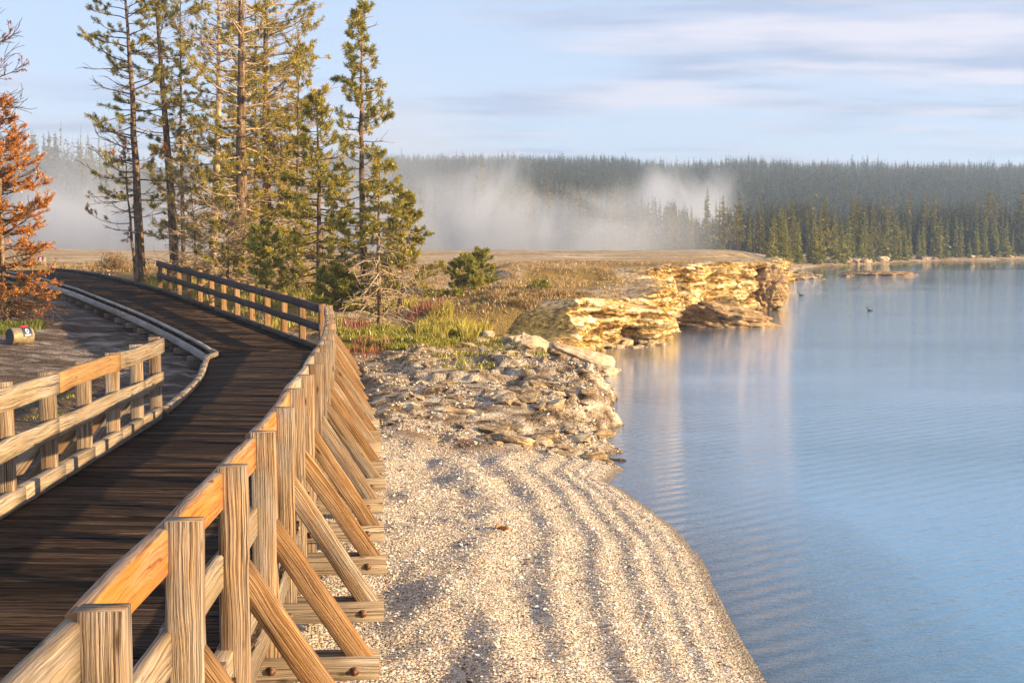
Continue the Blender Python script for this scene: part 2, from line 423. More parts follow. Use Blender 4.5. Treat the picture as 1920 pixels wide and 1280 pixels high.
# vertex masks: R = vegetation, G = dark thermal ground, B = beach shell gravel, A unused
veg = sstep(-0.15, 0.35, fbm(GX / 3.0, GY / 7.0, 12, 4) + 0.15) * sstep(28, 36, GY) * (1 - 0.75 * sstep(66, 84, GY)) * sstep(0.3, 1.5, GD)
patch = np.exp(-(((GX + 3.0) / 2.4) ** 2 + ((GY - 32) / 4.5) ** 2) * 1.0)
patch2 = np.exp(-(((GX + 0.9) / 1.6) ** 2 + ((GY - 35) / 3.5) ** 2))
veg = np.clip(veg + 1.0 * patch + patch2 * .8, 0, 1)
veg = veg * (1 - sstep(-5.5, -7.5, GX + (GY - 27) * .45 * sstep(27, 28, GY)) * (1 - sstep(44, 60, GY)))
darkg = sstep(-1.5, -4.5, GX + np.clip(GY - 27, 0, 99) * .4) * (1 - sstep(46, 60, GY))
beachm = (1 - sstep(17.6, 19.8, GY + 0.9 * fbm(GX / 1.2, GY / 1.2, 6, 3))) * sstep(-5.2, -3.2, GX)
redm = 1.3 * np.exp(-(((GX + 0.65) / 0.95) ** 2 + ((GY - 18.0 + 0.3 * (GX + .6)) / 0.5) ** 2)) * sstep(-.4, .4, fbm(GX / .5, GY / .9, 2, 4) + .3)
col = np.stack([veg, darkg, beachm, np.clip(redm, 0, 1)], -1).reshape(-1, 4)
def ground_mat():
    t = NT("ground_soil_shell_and_sinter"); p = t.pos()
    a = t.attr(); sp = t.node("ShaderNodeSeparateColor", {0: a.outputs['Color']})
    vegf, dk, be, red = sp.outputs[0], sp.outputs[1], sp.outputs[2], a.outputs['Alpha']
    fine = t.noise(p, 26, 5, 0.65); med = t.noise(p, 3.0, 6, 0.6); big = t.noise(p, 0.35, 4, 0.55)
    lines = t.noise(t.mapv(p, (0.10, 0.75, 1)), 1.0, 5, 0.65)
    sinter = t.ramp(med, [(0.36, (0.10, 0.065, 0.04)), (0.49, (0.38, 0.29, 0.20)), (0.61, (0.70, 0.61, 0.49))])
    plain = t.ramp(t.math('ADD', t.math('MULTIPLY', lines, .7), t.math('MULTIPLY', med, .3)), [(0.40, (0.19, 0.12, 0.06)), (0.49, (0.46, 0.32, 0.17)), (0.57, (0.72, 0.58, 0.42))])
    sepp = t.node("ShaderNodeSeparateXYZ", {0: p})
    farf = t.rng(sepp.outputs[1], 34, 60)
    base = t.mix(farf, sinter, plain)
    dryg = t.ramp(t.math('ADD', t.math('MULTIPLY', fine, .5), t.math('MULTIPLY', big, .5)), [(0.36, (0.09, 0.065, 0.02)), (0.5, (0.30, 0.20, 0.06)), (0.62, (0.50, 0.34, 0.11))])
    base = t.mix(t.math('MULTIPLY', vegf, t.rng(med, 0.32, 0.5, .45, 1.0)), base, dryg)
    mud = t.ramp(t.math('ADD', t.math('MULTIPLY', lines, .45), t.math('MULTIPLY', t.noise(t.mapv(p, (.6, 2.0, 1)), 1.6, 6, .7), .55)),
                 [(0.36, (0.045, 0.03, 0.022)), (0.5, (0.13, 0.095, 0.07)), (0.62, (0.42, 0.36, 0.33))])
    base = t.mix(dk, base, mud)
    vo = t.node("ShaderNodeTexVoronoi", {'Scale': 38, 'Vector': p}); vo2 = t.node("ShaderNodeTexVoronoi", {'Scale': 95, 'Vector': p})
    rnd = t.node("ShaderNodeSeparateColor", {0: vo.outputs['Color']})
    rnd2 = t.node("ShaderNodeSeparateColor", {0: vo2.outputs['Color']})
    shell = t.ramp(t.math('ADD', t.math('MULTIPLY', rnd.outputs[0], .5), t.math('MULTIPLY', rnd2.outputs[1], .5)), [(0.12, (0.22, 0.15, 0.10)), (0.42, (0.60, 0.49, 0.37)), (0.8, (0.88, 0.80, 0.68))])
    base = t.mix(be, base, shell)
    base = t.mix(t.math('MULTIPLY', red, t.rng(fine, .35, .55, .5, 1)), base, t.mix(fine, (0.07, 0.025, 0.012), (0.30, 0.13, 0.04)))
    # wet gravel along the waterline and lake bed
    wet = t.math('MULTIPLY', t.rng(t.math('ADD', sepp.outputs[2], t.math('MULTIPLY', med, .03)), 0.03, 0.07, 1, 0), t.rng(sepp.outputs[2], -0.03, 0.0, .25, 1))
    wetc = t.mix(0.65, base, (0.13, 0.09, 0.05))
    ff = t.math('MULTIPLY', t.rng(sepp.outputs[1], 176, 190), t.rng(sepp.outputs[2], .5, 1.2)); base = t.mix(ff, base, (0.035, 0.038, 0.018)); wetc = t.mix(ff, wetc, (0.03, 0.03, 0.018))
    base = t.mix(wet, base, wetc)
    deep = t.rng(sepp.outputs[2], -0.05, -0.9, 0, 1)
    base = t.mix(deep, base, (0.14, 0.24, 0.34))
    vo3 = t.node("ShaderNodeTexVoronoi", {'Scale': 7.0, 'Vector': p, 'Randomness': 1.0}); vo3.feature = 'DISTANCE_TO_EDGE'
    crk = t.rng(vo3.outputs['Distance'], 0.0, 0.12)
    hs = t.math('MULTIPLY', t.math('ADD', vo.outputs['Distance'], t.math('MULTIPLY', vo2.outputs['Distance'], 0.4)), -1.0)
    h = t.math('ADD', t.math('MULTIPLY', hs, be), t.math('MULTIPLY', t.math('ADD', t.math('ADD', t.math('MULTIPLY', fine, 1.6), t.math('MULTIPLY', crk, .5)), t.math('MULTIPLY', med, 1.6)), t.math('SUBTRACT', 1.15, be)))
    t.bsdf(base, t.math('SUBTRACT', 0.95, t.math('MULTIPLY', wet, 0.4)), h, 0.9, 0.055, 0.2)
    return t.m
M['ground'] = ground_mat()
gobj = np_mesh("ground", np.stack([GX, GY, GZ], -1).reshape(-1, 3), quads.ravel(), np.full(len(quads), 4), M['ground'], col=col, smooth=True)
tag(gobj, kind='structure')
def gz(x, y):
    z, d = ground(np.array([x]), np.array([y])); return float(z[0])

# ------------------------------------------------------------------ lake
def water_mat():
    t = NT("lake_water"); p = t.pos()
    n1 = t.noise(t.mapv(p, (1.3, 4.2, 1), rot=(0, 0, R(-6))), 1.6, 4, 0.55, 0.3)
    n2 = t.noise(t.mapv(p, (0.35, 1.0, 1), rot=(0, 0, R(12))), 0.9, 3, 0.5)
    n3 = t.noise(t.mapv(p, (3, 9, 1)), 3.2, 3, 0.6)
    wv = t.node("ShaderNodeTexWave", {'Scale': 1.1, 'Distortion': 3.2, 'Detail': 2.0, 'Detail Scale': 0.8, 'Vector': t.mapv(p, (1, 1.0, 1), rot=(0, 0, R(52)))})
    wv.wave_type = 'BANDS'
    calm = t.rng(t.noise(t.mapv(p, (0.05, 0.15, 1)), 1.0, 3, 0.5), 0.35, 0.65, 0.45, 1.2)
    sp = t.node("ShaderNodeSeparateXYZ", {0: p})
    nearw = t.rng(sp.outputs[1], 10, 30, 0.5, 0.0)
    h = t.math('ADD', t.math('MULTIPLY', n1, 0.036), t.math('MULTIPLY', n2, 0.018))
    h = t.math('ADD', h, t.math('MULTIPLY', n3, 0.03))
    h = t.math('MULTIPLY', t.math('MULTIPLY', h, calm), 0.19)
    h = t.math('ADD', h, t.math('MULTIPLY', t.math('MULTIPLY', wv.outputs['Fac'], nearw), 0.013))
    bp = t.node("ShaderNodeBump", {'Strength': 1.0, 'Distance': 1.0, 'Height': h})
    gl = t.node("ShaderNodeBsdfGlossy", {'Roughness': 0.03, 'Color': (0.92, 0.96, 1.0, 1), 'Normal': bp.outputs[0]})
    body = t.node("ShaderNodeBsdfDiffuse", {'Color': (0.115, 0.31, 0.52, 1)})
    tr = t.node("ShaderNodeBsdfTransparent", {'Color': (0.88, 0.94, 0.98, 1)})
    da = t.attr(); dsp = t.node("ShaderNodeSeparateColor", {0: da.outputs['Color']})
    inner = t.node("ShaderNodeMixShader", {0: t.rng(t.math('MULTIPLY', dsp.outputs[0], 3), 0.005, 0.30, 0.95, 0.08)}); t.l.new(body.outputs[0], inner.inputs[1]); t.l.new(tr.outputs[0], inner.inputs[2])
    fr = t.node("ShaderNodeFresnel", {'IOR': 1.5, 'Normal': bp.outputs[0]})
    mx = t.node("ShaderNodeMixShader", {0: t.math('MULTIPLY', fr.outputs[0], 1.35, clamp=True)}); t.l.new(inner.outputs[0], mx.inputs[1]); t.l.new(gl.outputs[0], mx.inputs[2])
    t.l.new(mx.outputs[0], t.out.inputs[0]); return t.m
M['water'] = water_mat()
sel_ = (GD[:-1, :-1] < .6) & (GY[:-1, :-1] < 300) & (GX[:-1, :-1] > -9) & (GX[:-1, :-1] < 520)
wq = quads.reshape(ny - 1, nx - 1, 4)[sel_]
uq, inv = np.unique(wq.ravel(), return_inverse=True)
WV = np.stack([GX.ravel()[uq], GY.ravel()[uq], np.zeros(len(uq))], -1); dep = np.clip(-GZ.ravel()[uq], 0, 3)
tag(np_mesh("lake_water", WV, inv, np.full(len(wq), 4), M['water'], col=np.stack([dep / 3] * 3, -1)), kind='structure')

# ------------------------------------------------------------------ cliffs of the bluffs
def cliff_mat():
    t = NT("golden_sinter_rock"); p = t.pos()
    warp = t.noise(p, 0.9, 4, 0.5)
    sp = t.node("ShaderNodeSeparateXYZ", {0: p})
    lay = t.node("ShaderNodeCombineXYZ", {0: t.math('MULTIPLY', sp.outputs[0], 0.5), 1: t.math('MULTIPLY', sp.outputs[1], 0.9), 2: t.math('ADD', t.math('MULTIPLY', sp.outputs[2], 6), t.math('MULTIPLY', warp, 2.5))})
    n = t.noise(lay.outputs[0], 1.0, 5, 0.6); f = t.noise(p, 7, 6, 0.65); b = t.noise(p, 0.8, 4, 0.5)
    v = t.math('ADD', t.math('MULTIPLY', n, .6), t.math('MULTIPLY', f, .4))
    col = t.ramp(v, [(0.40, (0.05, 0.025, 0.008)), (0.47, (0.24, 0.13, 0.035)), (0.515, (0.50, 0.35, 0.13)), (0.585, (0.80, 0.70, 0.50))])
    col = t.mix(t.rng(b, 0.50, 0.64, 0, .6), col, t.mix(t.rng(f, .4, .6), (0.20, 0.10, 0.015), (0.56, 0.36, 0.07)))
    tp = t.attr(); tps = t.node("ShaderNodeSeparateColor", {0: tp.outputs['Color']})
    col = t.mix(tps.outputs[0], col, t.ramp(f, [(.38, (0.18, 0.12, 0.06)), (.5, (0.42, 0.31, 0.19)), (.62, (0.62, 0.51, 0.38))]))
    col = t.mix(tps.outputs[1], col, t.ramp(f, [(.38, (0.06, 0.05, 0.015)), (.5, (0.24, 0.17, 0.05)), (.62, (0.40, 0.29, 0.10))]))
    vk = t.node("ShaderNodeTexVoronoi", {'Scale': 1.0, 'Vector': t.node("ShaderNodeVectorMath", {0: t.mapv(p, (.75, .75, 2.3)), 1: t.node("ShaderNodeCombineXYZ", {0: warp, 1: warp, 2: f}).outputs[0]}, operation='ADD').outputs[0]}); vk.feature = 'DISTANCE_TO_EDGE'
    ckk = t.rng(vk.outputs['Distance'], 0.0, 0.07)
    col = t.mix(t.math('MULTIPLY', t.math('SUBTRACT', 1.0, ckk), .38), col, (0.10, 0.055, 0.02))
    v = t.math('ADD', v, t.math('MULTIPLY', ckk, .35))
    wetz = t.rng(sp.outputs[2], 0.05, 0.22, 0.7, 0)
    col = t.mix(wetz, col, (0.16, 0.10, 0.03))
    t.bsdf(col, 0.9, v, 1.0, 0.07, 0.2)
    return t.m
M['cliff'] = cliff_mat()
def rock_mat(name, c0, c1, c2, bd=0.05, lay_f=9):
    t = NT(name); p = t.obj()
    sp = t.node("ShaderNodeSeparateXYZ", {0: p})
    lay = t.node("ShaderNodeCombineXYZ", {0: sp.outputs[0], 1: sp.outputs[1], 2: t.math('MULTIPLY', sp.outputs[2], lay_f)})
    n = t.noise(lay.outputs[0], 1.2, 5, 0.6); f = t.noise(p, 6, 6, 0.7)
    v = t.math('ADD', t.math('MULTIPLY', n, .5), t.math('MULTIPLY', f, .5))
    t.bsdf(t.ramp(v, [(0.36, c0), (0.5, c1), (0.66, c2)]), 0.9, v, 1.0, bd, 0.2)
    return t.m
M['rock_brown'] = rock_mat("brown_layered_rock", (0.06, 0.035, 0.02), (0.28, 0.18, 0.09), (0.55, 0.42, 0.26))
M['rock_pale'] = rock_mat("pale_sinter_rock", (0.18, 0.11, 0.06), (0.50, 0.38, 0.24), (0.78, 0.68, 0.52))
M['rock_grey'] = rock_mat("grey_ledge_rock", (0.05, 0.032, 0.02), (0.25, 0.18, 0.11), (0.58, 0.47, 0.33), 0.03)

def resample(P, step):
    P = np.asarray(P); seg = np.hypot(*np.diff(P, axis=0).T); L = np.concatenate([[0], np.cumsum(seg)])
    n = int(L[-1] / step); q = np.linspace(0, L[-1], n)
    return np.stack([np.interp(q, L, P[:, i]) for i in range(P.shape[1])], -1), q
def cliff_strip():
    sel = [i for i in range(len(shore)) if 36.9 <= shore[i][1] <= 102]
    lead = [on_z(985, 615, .8)[:2], on_z(1020, 626, .7)[:2], on_z(1065, 640, .45)[:2]]
    P = np.vstack([lead, shore[sel[0]:sel[-1] + 1]])
    P, s = resample(P, 0.10)
    for _ in range(10):
        P[1:-1] = (P[:-2] + P[1:-1] * 2 + P[2:]) / 4
    T = np.gradient(P, axis=0); T /= np.linalg.norm(T, axis=1)[:, None]
    N = np.stack([T[:, 1], -T[:, 0]], -1)      # outward (lake side)
    for _ in range(30): N[1:-1] = (N[:-2] + N[1:-1] * 2 + N[2:]) / 4
    N /= np.linalg.norm(N, axis=1)[:, None]
    inn = P - N * 2.6
    gin, _ = ground(inn[:, 0], inn[:, 1])
    for _ in range(20): gin[1:-1] = (gin[:-2] + gin[1:-1] * 2 + gin[2:]) / 4
    gfr, _ = ground(P[:, 0] + N[:, 0] * .5, P[:, 1] + N[:, 1] * .5)
    top = np.maximum(gin - .02, .3) + 0.10 * fbm(s / 1.3, 0 * s, 3, 4)
    bot = np.minimum(-.35, gfr - .2)
    K = 40; rows = []; inls = [0.05, 0.12, 0.22, 0.36, .55, .8, 1.1, 1.5, 2.0, 2.6]
    blk = 0.55 * fbm(s / 3.2, 0 * s, 4, 2) + .25 * fbm(s / 1.1, 0 * s, 6, 2)
    for k in range(K + len(inls)):
        t = min(1.0, k / (K - 1)); inl = 0.0 if k < K else inls[k - K]
        z = bot + (top - bot) * t
        lay = np.floor(z / 0.17 + 1.6 * fbm(s / 2.2, z * 0.4, 1, 3))
        o = 0.42 * fbm(s / 1.0, z / .7, 2, 5, .6)
        o = o + 0.13 * (_h(lay.astype(np.int64), np.zeros(len(s), np.int64) + 3, np.floor(s / .7 + lay * .37).astype(np.int64)) - .5)
        o = o + 0.06 * fbm(s / .3, z / .12, 7, 3, .6) + blk
        o = o + 0.30 * (t - .5) - .25 * sstep(.85, 1.0, t)
        o = o - 0.60 * sstep(0.14, 0.40, fbm(s / .6, z / .45, 14, 3)) * sstep(0, .4, t) * (1 - sstep(.75, 1, t))
        if k >= K:
            o = o * np.exp(-inl * 1.5)
            f = sstep(0, 2.6, inl); z = (top + .06 * np.sin(min(inl, 1) * 3)) * (1 - f) + (gin - .06) * f + .035 * fbm(s / .35, inl * 3 + 0 * s, 2, 4) * (1 - f)
        xy = P + N * (o - inl - .1)[:, None]
        if k == K + len(inls) - 1: z = z - .15
        rows.append(np.column_stack([xy, z]))
    A = np.stack(rows)
    kk, n = A.shape[:2]; idn = np.arange(kk * n).reshape(kk, n)
    q = np.stack([idn[:-1, :-1], idn[:-1, 1:], idn[1:, 1:], idn[1:, :-1]], -1).reshape(-1, 4)
    topm = np.concatenate([np.full(n, 0.0 if k < K + 1 else min(1, (k - K) / 6)) for k in range(kk)])
    o = np_mesh("cliff", A.reshape(-1, 3), q.ravel(), np.full(len(q), 4), M['cliff'], col=np.stack([topm, np.tile(1 - sstep(3.6, 5.5, s), kk) * np.clip(topm * 4, 0, 1), topm], -1))
    tag(o, kind='structure')
cliff_strip()

import bmesh
def boulder(name, size, mat, seed, sub=5, amp=0.28, strata=0.0, flat_top=False, parent=None, facets=12):
    bm = bmesh.new(); bmesh.ops.create_icosphere(bm, subdivisions=sub, radius=1.0)
    V = np.array([v.co for v in bm.verts]); F = np.array([[v.index for v in f.verts] for f in bm.faces]); bm.free()
    W = V * np.array(size)
    gr_ = np.random.default_rng(int(seed) + 900)
    for _ in range(facets):
        nv = gr_.normal(size=3); nv /= np.linalg.norm(nv); ex = V @ nv - gr_.uniform(.55, .85); V = V - np.maximum(ex, 0)[:, None] * nv
    W = V * np.array(size)
    n = fbm(V[:, 0] * 1.4 + seed, V[:, 1] * 1.4, V[:, 2] * 1.4 + seed, 5, 0.55)
    cell = np.abs(fbm(V[:, 0] * 2.2 + seed * 3, V[:, 1] * 2.2, V[:, 2] * 2.2, 3))
    W = W * (1 + amp * n - amp * 0.8 * cell)[:, None]
    if strata > 0:
        lv = np.floor(W[:, 2] / strata + .8 * fbm(V[:, 0] * 1.5, V[:, 1] * 1.5, seed, 2))
        hsh = _h(lv.astype(np.int64), np.full(lv.shape, int(seed) + 2, np.int64), np.zeros(lv.shape, np.int64))
        W[:, :2] *= (0.86 + 0.22 * hsh)[:, None]
    return np_mesh(name, W, F.ravel(), np.full(len(F), 3), mat, parent)

def put(o, x, y, z, rz=0, rx=0, ry=0): o.location = (x, y, z); o.rotation_euler = (rx, ry, rz); return o
b = boulder("boulder", (1.9, 1.35, 0.78), M['rock_brown'], 3, 6, 0.2, 0.09, facets=6)
p = on_z(1358, 612, 0); tag(put(b, p[0], p[1] + .6, 0.18, 0.1, 0, R(9)), "long dark brown layered boulder lying in the water below the golden cliff", "boulder")
b = boulder("boulder", (1.45, 1.6, 1.4), M['rock_brown'], 8, 6, 0.28, 0.13, facets=6)
p = on_z(1420, 580, 0); tag(put(b, p[0], p[1] + .7, 0.62, 0.4), "big round brown boulder overhanging the water at the tip of the cliff", "boulder")
b = boulder("boulder", (0.64, 0.5, 0.68), M['rock_pale'], 12, 5, 0.14, 0.0)
tag(put(b, *at_d(1000, 662, 31.5), .3, R(12), R(-18)), "pale upright rock block leaning beside the tilted slab on the shore", "boulder")
b = boulder("rock_slab", (1.30, 0.82, 0.30), M['rock_pale'], 15, 5, 0.12, 0.05)
tag(put(b, *at_d(1090, 672, 31.5), R(-18), R(12), R(18)), "long pale slab tilting down into the lake beside the rock block", "rock")
b = boulder("rock_slab", (0.40, 0.5, 0.10), M['rock_pale'], 16, 5, 0.16, 0.03)
tag(put(b, *at_d(1140, 694, 30.3), R(-10), R(4), R(9)), "thin flat rock at the water's tip of the tilted slab", "rock")
b = boulder("rock_islet", (3.4, 1.5, 0.40), M['rock_brown'], 21, 5, 0.3, 0.1, facets=3)
p = on_z(1648, 516, 0); tag(put(b, p[0], p[1], 0.05), "low flat rock islet standing alone in the lake with steam above", "rock")
b = boulder("lake_rock", (0.7, 0.5, 0.2), M['rock_brown'], 22, 4)
p = on_z(1586, 518, 0); tag(put(b, p[0], p[1], 0.02), "small dark rock in the lake left of the flat islet", "rock")
# rocks strewn over the ledge and below the bluff (each its own)
protos = [boulder("shore_rock", (1, .8, .5), M['rock_grey'], 30 + i, 4, 0.10, 0) for i in range(3)] + [boulder("shore_rock", (1, .8, .5), M['rock_pale'], 40 + i, 4, 0.11, 0) for i in range(3)]
used = set()
def strew(i, x, y, s, label, group, dz=0.1, cat="rock"):
    o = protos[i]
    if i in used: o = dup(o)
    used.add(i)
    z = gz(x, y)
    o.location = (x, y, z + s * dz); o.rotation_euler = (random.uniform(-.25, .25), random.uniform(-.25, .25), random.uniform(0, 6.28))
    o.scale = (s * random.uniform(.8, 1.3), s * random.uniform(.8, 1.2), s * random.uniform(.5, 1.0))
    tag(o, label, cat, group)
n_ = 0
while n_ < 90:
    px, py = random.uniform(760, 1165), random.uniform(668, 800)
    x, y, _ = on_z(px, py, 0.55)
    d = float(shore_dist(np.array([x]), np.array([y]))[0])
    if d < 0.1: continue
    edge = d < 1.6
    if not edge and random.random() < .8: continue
    strew(random.choice((0, 1, 2, 3)), x, y, random.uniform(.08, .30) if edge else random.uniform(.05, .17), "grey broken rock on the low ledge beyond the shell beach", "broken rocks on the low shore ledge"); n_ += 1
for k in range(26):
    px, py = random.gauss(965, 42), random.gauss(625, 16)
    x, y, _ = on_z(px, py, 0.9); strew(random.choice((3, 4, 5)), x, y, random.uniform(.12, .34), "pale cream rock heaped on the slope above the tilted slab", "pale rocks heaped above the slab")
for k in range(18):
    px = random.uniform(1130, 1250); x, y, _ = on_z(px, 641 + random.uniform(-3, 6) + (1250 - px) * .08, 0.02)
    strew(random.choice((3, 4)), x, y, random.uniform(.15, .32), "fallen rock at the foot of the near golden cliff", "fallen rocks at the cliff foot", .1)
far_rocks = []
for k in range(64):
    cxp, wdt = random.choice(((1600, 34), (1590, 30), (1660, 14), (1742, 14), (1745, 10), (1835, 34), (1870, 28), (1820, 24)))
    px = random.gauss(cxp, wdt * .6); yb = np.interp(px, [1540, 1640, 1760, 1900], [499, 494, 489, 486.5])
    x, y, _ = on_z(px, yb - random.uniform(0.3, 1.5), 0.0)
    far_rocks.append((x, y))
    i = random.choice((0, 1, 3, 4)); o = dup(protos[i])
    sc = random.uniform(.4, .95)
    o.location = (x, y, random.uniform(.1, .5)); o.rotation_euler = (random.uniform(-.3, .3), random.uniform(-.3, .3), random.uniform(0, 6.28)); o.scale = (sc * 1.2, sc, sc * 1.1)
    tag(o, "pale boulder piled on the far shore under the forest edge", "boulder", "boulders along the far shore")
for k in range(14):
    px = random.uniform(1478, 1545); x, y, _ = on_z(px, 521 + random.uniform(-3, 2), 0.1)
    strew(random.choice((0, 1, 3)), x, y, random.uniform(.3, .8), "low rock on the small point beyond the golden cliff", "rocks on the far small point")

# ------------------------------------------------------------------ walkway
def catmull(P, n=12):
    P = np.asarray(P, float); out = []
    Q = np.vstack([2 * P[0] - P[1], P, 2 * P[-1] - P[-2]])
    for i in range(1, len(Q) - 2):
        for k in range(n):
            t = k / n
            out.append(0.5 * ((2 * Q[i]) + (-Q[i - 1] + Q[i + 1]) * t + (2 * Q[i - 1] - 5 * Q[i] + 4 * Q[i + 1] - Q[i + 2]) * t ** 2 + (-Q[i - 1] + 3 * Q[i] - 3 * Q[i + 1] + Q[i + 2]) * t ** 3))
    out.append(P[-1]); return np.array(out)
def deck_z(y):      # height of the deck surface along the walk
    return EYE - float(np.interp(y, [-5, 4, 10, 16, 22, 27.5, 34, 44, 52, 60], [2.03, 2.06, 2.13, 2.22, 2.30, 2.36, 2.08, 1.68, 1.50, 1.40]))
Rpts = [(-0.95, -2), (-1.03, 1.4), (-1.14, 3.0), (-1.26, 5.0), (-1.42, 7.5), (-1.66, 10.1), (-1.98, 13.4), (-2.32, 16.5), (-2.95, 21.4), (-3.80, 27.2), (-4.0, 27.8), (-7.3, 34.7), (-11.6, 43.6), (-15.6, 51.5), (-18.8, 57.5), (-21.5, 61.5)]
Lpts = [(-3.55, -2), (-3.62, 1.4), (-3.66, 3.0), (-3.74, 5.0), (-3.86, 7.5), (-4.02, 10.3), (-4.24, 13.4), (-4.50, 16.6), (-5.1, 21.0), (-6.0, 25.5), (-6.35, 27.4), (-9.6, 34.3), (-14.1, 42.9), (-18.0, 50.2), (-21.3, 56.0), (-24.0, 60.0)]
Rc, Rs = resample(catmull(Rpts), 0.02); Lc, Ls = resample(catmull(Lpts), 0.02)
def edge_at(Cv, S, s): return np.array([np.interp(s, S, Cv[:, 0]), np.interp(s, S, Cv[:, 1])])
# matched parameter: use knots
kR = [float(Rs[np.argmin(np.hypot(*(Rc - np.array(p)).T))]) for p in Rpts]
kL = [float(Ls[np.argmin(np.hypot(*(Lc - np.array(p)).T))]) for p in Lpts]
walk = empty("boardwalk", (Rpts[3][0] - 1.2, Rpts[3][1], 0.9))
tag(walk, "long dark plank boardwalk with low kerbs bending left towards the plain", "boardwalk")
def W2(v): return tuple(v)
# deck planks: one mesh, boards across the walk with gaps
def build_deck():
    mb = MB(); s = 1.0; Smax = kR[-1]
    while s < Smax:
        w = 0.138 + random.uniform(-.004, .004)
        y0 = s; s += w + 0.012
        a = edge_at(Rc, Rs, y0 + w / 2); b = edge_at(Lc, Ls, np.interp(y0 + w / 2, kR, kL))
        mid = (a + b) / 2; d = (b - a); L = np.linalg.norm(d); d /= L
        z = deck_z(mid[1]); j = random.uniform(-.003, .003)
        a2 = a - d * (0.0 + random.uniform(0, .015)); b2 = b + d * (0.0 + random.uniform(0, .015))
        wl_ = np.linalg.norm(edge_at(Lc, Ls, np.interp(y0 + w, kR, kL)) - edge_at(Lc, Ls, np.interp(y0, kR, kL)))
        segs = 5 if mid[1] < 30 else 3
        A = Vector((a2[0], a2[1], z - .022 + j)); B = Vector((b2[0], b2[1], z - .022 + random.uniform(-.003, .003)))
        dv = (B - A).normalized(); side = Vector((-dv.y, dv.x, 0)).normalized(); 
        ww = min(w, max(w, wl_))
        mb.sweep([A.lerp(B, i / segs) + Vector((0, 0, random.uniform(-.002, .002))) for i in range(segs + 1)], [side] * (segs + 1), [Vector((0, 0, 1))] * (segs + 1), ww, 0.044, 0.004, 0.0012)
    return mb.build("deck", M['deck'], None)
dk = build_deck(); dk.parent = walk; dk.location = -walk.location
def tangent(Cv, S, s):
    a = edge_at(Cv, S, s - .15); b = edge_at(Cv, S, s + .15); d = b - a; return d / np.linalg.norm(d)
def strip(mb, Cv, S, s0, s1, off, zo, w, h, step=0.45, warp=0.0, warpz=None, ch=0.006, zfun=deck_z, n_off=None):
    n = max(2, int((s1 - s0) / step) + 1); pts = []; rs = []; ups = []
    ph = random.uniform(0, 9)
    for i in range(n + 1):
        s = s0 + (s1 - s0) * i / n; p = edge_at(Cv, S, s); t = tangent(Cv, S, s); nr = np.array([t[1], -t[0]])
        q = p + nr * (off + warp * math.sin(s * 1.3 + ph))
        dz = warpz(s) if warpz else 0.0
        pts.append((q[0], q[1], zfun(q[1]) + zo + dz)); rs.append((nr[0], nr[1], 0)); ups.append((0, 0, 1))
    mb.sweep(pts, rs, ups, w, h, ch, 0.0015)
def rel(o, parent):      # keep world coordinates under a parent
    o.parent = parent; o.location = -Vector(parent.location); return o
# kerbs: pieces of board on both sides, raised a little on blocks
def kerb_run(Cv, S, s0, s1, off, piece, mat, gap=0.006, raised=0.0, h=0.13):
    s = s0
    while s < s1 - .3:
        e = min(s + piece * random.uniform(.92, 1.06), s1)
        mb = MB(); strip(mb, Cv, S, s, e - gap, off, h / 2 + raised, 0.085, h); rel(mb.build("kerb", mat), walk); s = e
sL_gap = float(np.interp(16.6, [p[1] for p in Lpts], kL)); sL_bend = kL[10]; sR_bend = kR[9]
kerb_run(Rc, Rs, kR[0] + 1, sR_bend, -0.05, 2.44, M['rail'])
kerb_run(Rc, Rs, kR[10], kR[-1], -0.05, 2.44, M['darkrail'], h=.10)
kerb_run(Lc, Ls, kL[0] + 1, sL_gap - .05, 0.05, 1.16, M['rail'], gap=.012, h=.15)
kerb_run(Lc, Ls, sL_gap + .15, sL_bend - .05, 0.05, 0.95, M['rail'], gap=.01, h=.09)
kerb_run(Lc, Ls, sL_bend, kL[-1], 0.05, 3.0, M['fascia'], raised=0.03, h=.05)
# blocks under the raised kerb, fascia boards and joist ends
s = sL_bend + .1; mb = MB()
while s < kL[-1]:
    strip(mb, Lc, Ls, s, s + .09, 0.05, 0.014, 0.075, 0.028); s += .28
rel(mb.build("kerb_block", M['darkrail']), walk)
def fascia(Cv, S, s0, s1, off, mat):
    s = s0
    while s < s1 - .2:
        e = min(s + 3.6, s1); mb = MB(); strip(mb, Cv, S, s, e - .004, off, -0.045 - .085, 0.045, 0.17); rel(mb.build("fascia_board", mat), walk); s = e
fascia(Lc, Ls, sL_bend, kL[-1], -0.035, M['fascia']); fascia(Lc, Ls, kL[0] + 1, sL_bend, -0.035, M['beam']); fascia(Rc, Rs, kR[0] + 1, kR[-1], 0.0, M['beam'])
s = sL_bend + .35
while s < kL[-1]:
    mb = MB(); p = edge_at(Lc, Ls, s); t = tangent(Lc, Ls, s); nr = np.array([t[1], -t[0]]); z = deck_z(p[1])
    a = p + nr * -0.12; b_ = p + nr * 2.2
    mb.beam((a[0], a[1], z - .35), (b_[0], b_[1], z - .35), (t[0], t[1], 0), 0.14, 0.14); rel(mb.build("joist", M['post']), walk)
    # short stilt
    c = p + nr * .15; g = gz(c[0], c[1]); 
    if g < z - .45:
        mb = MB(); mb.beam((c[0], c[1], g - .05), (c[0], c[1], z - .42), (t[0], t[1], 0), 0.14, 0.14, 1); rel(mb.build("stilt", M['beam']), walk)
    s += 1.55

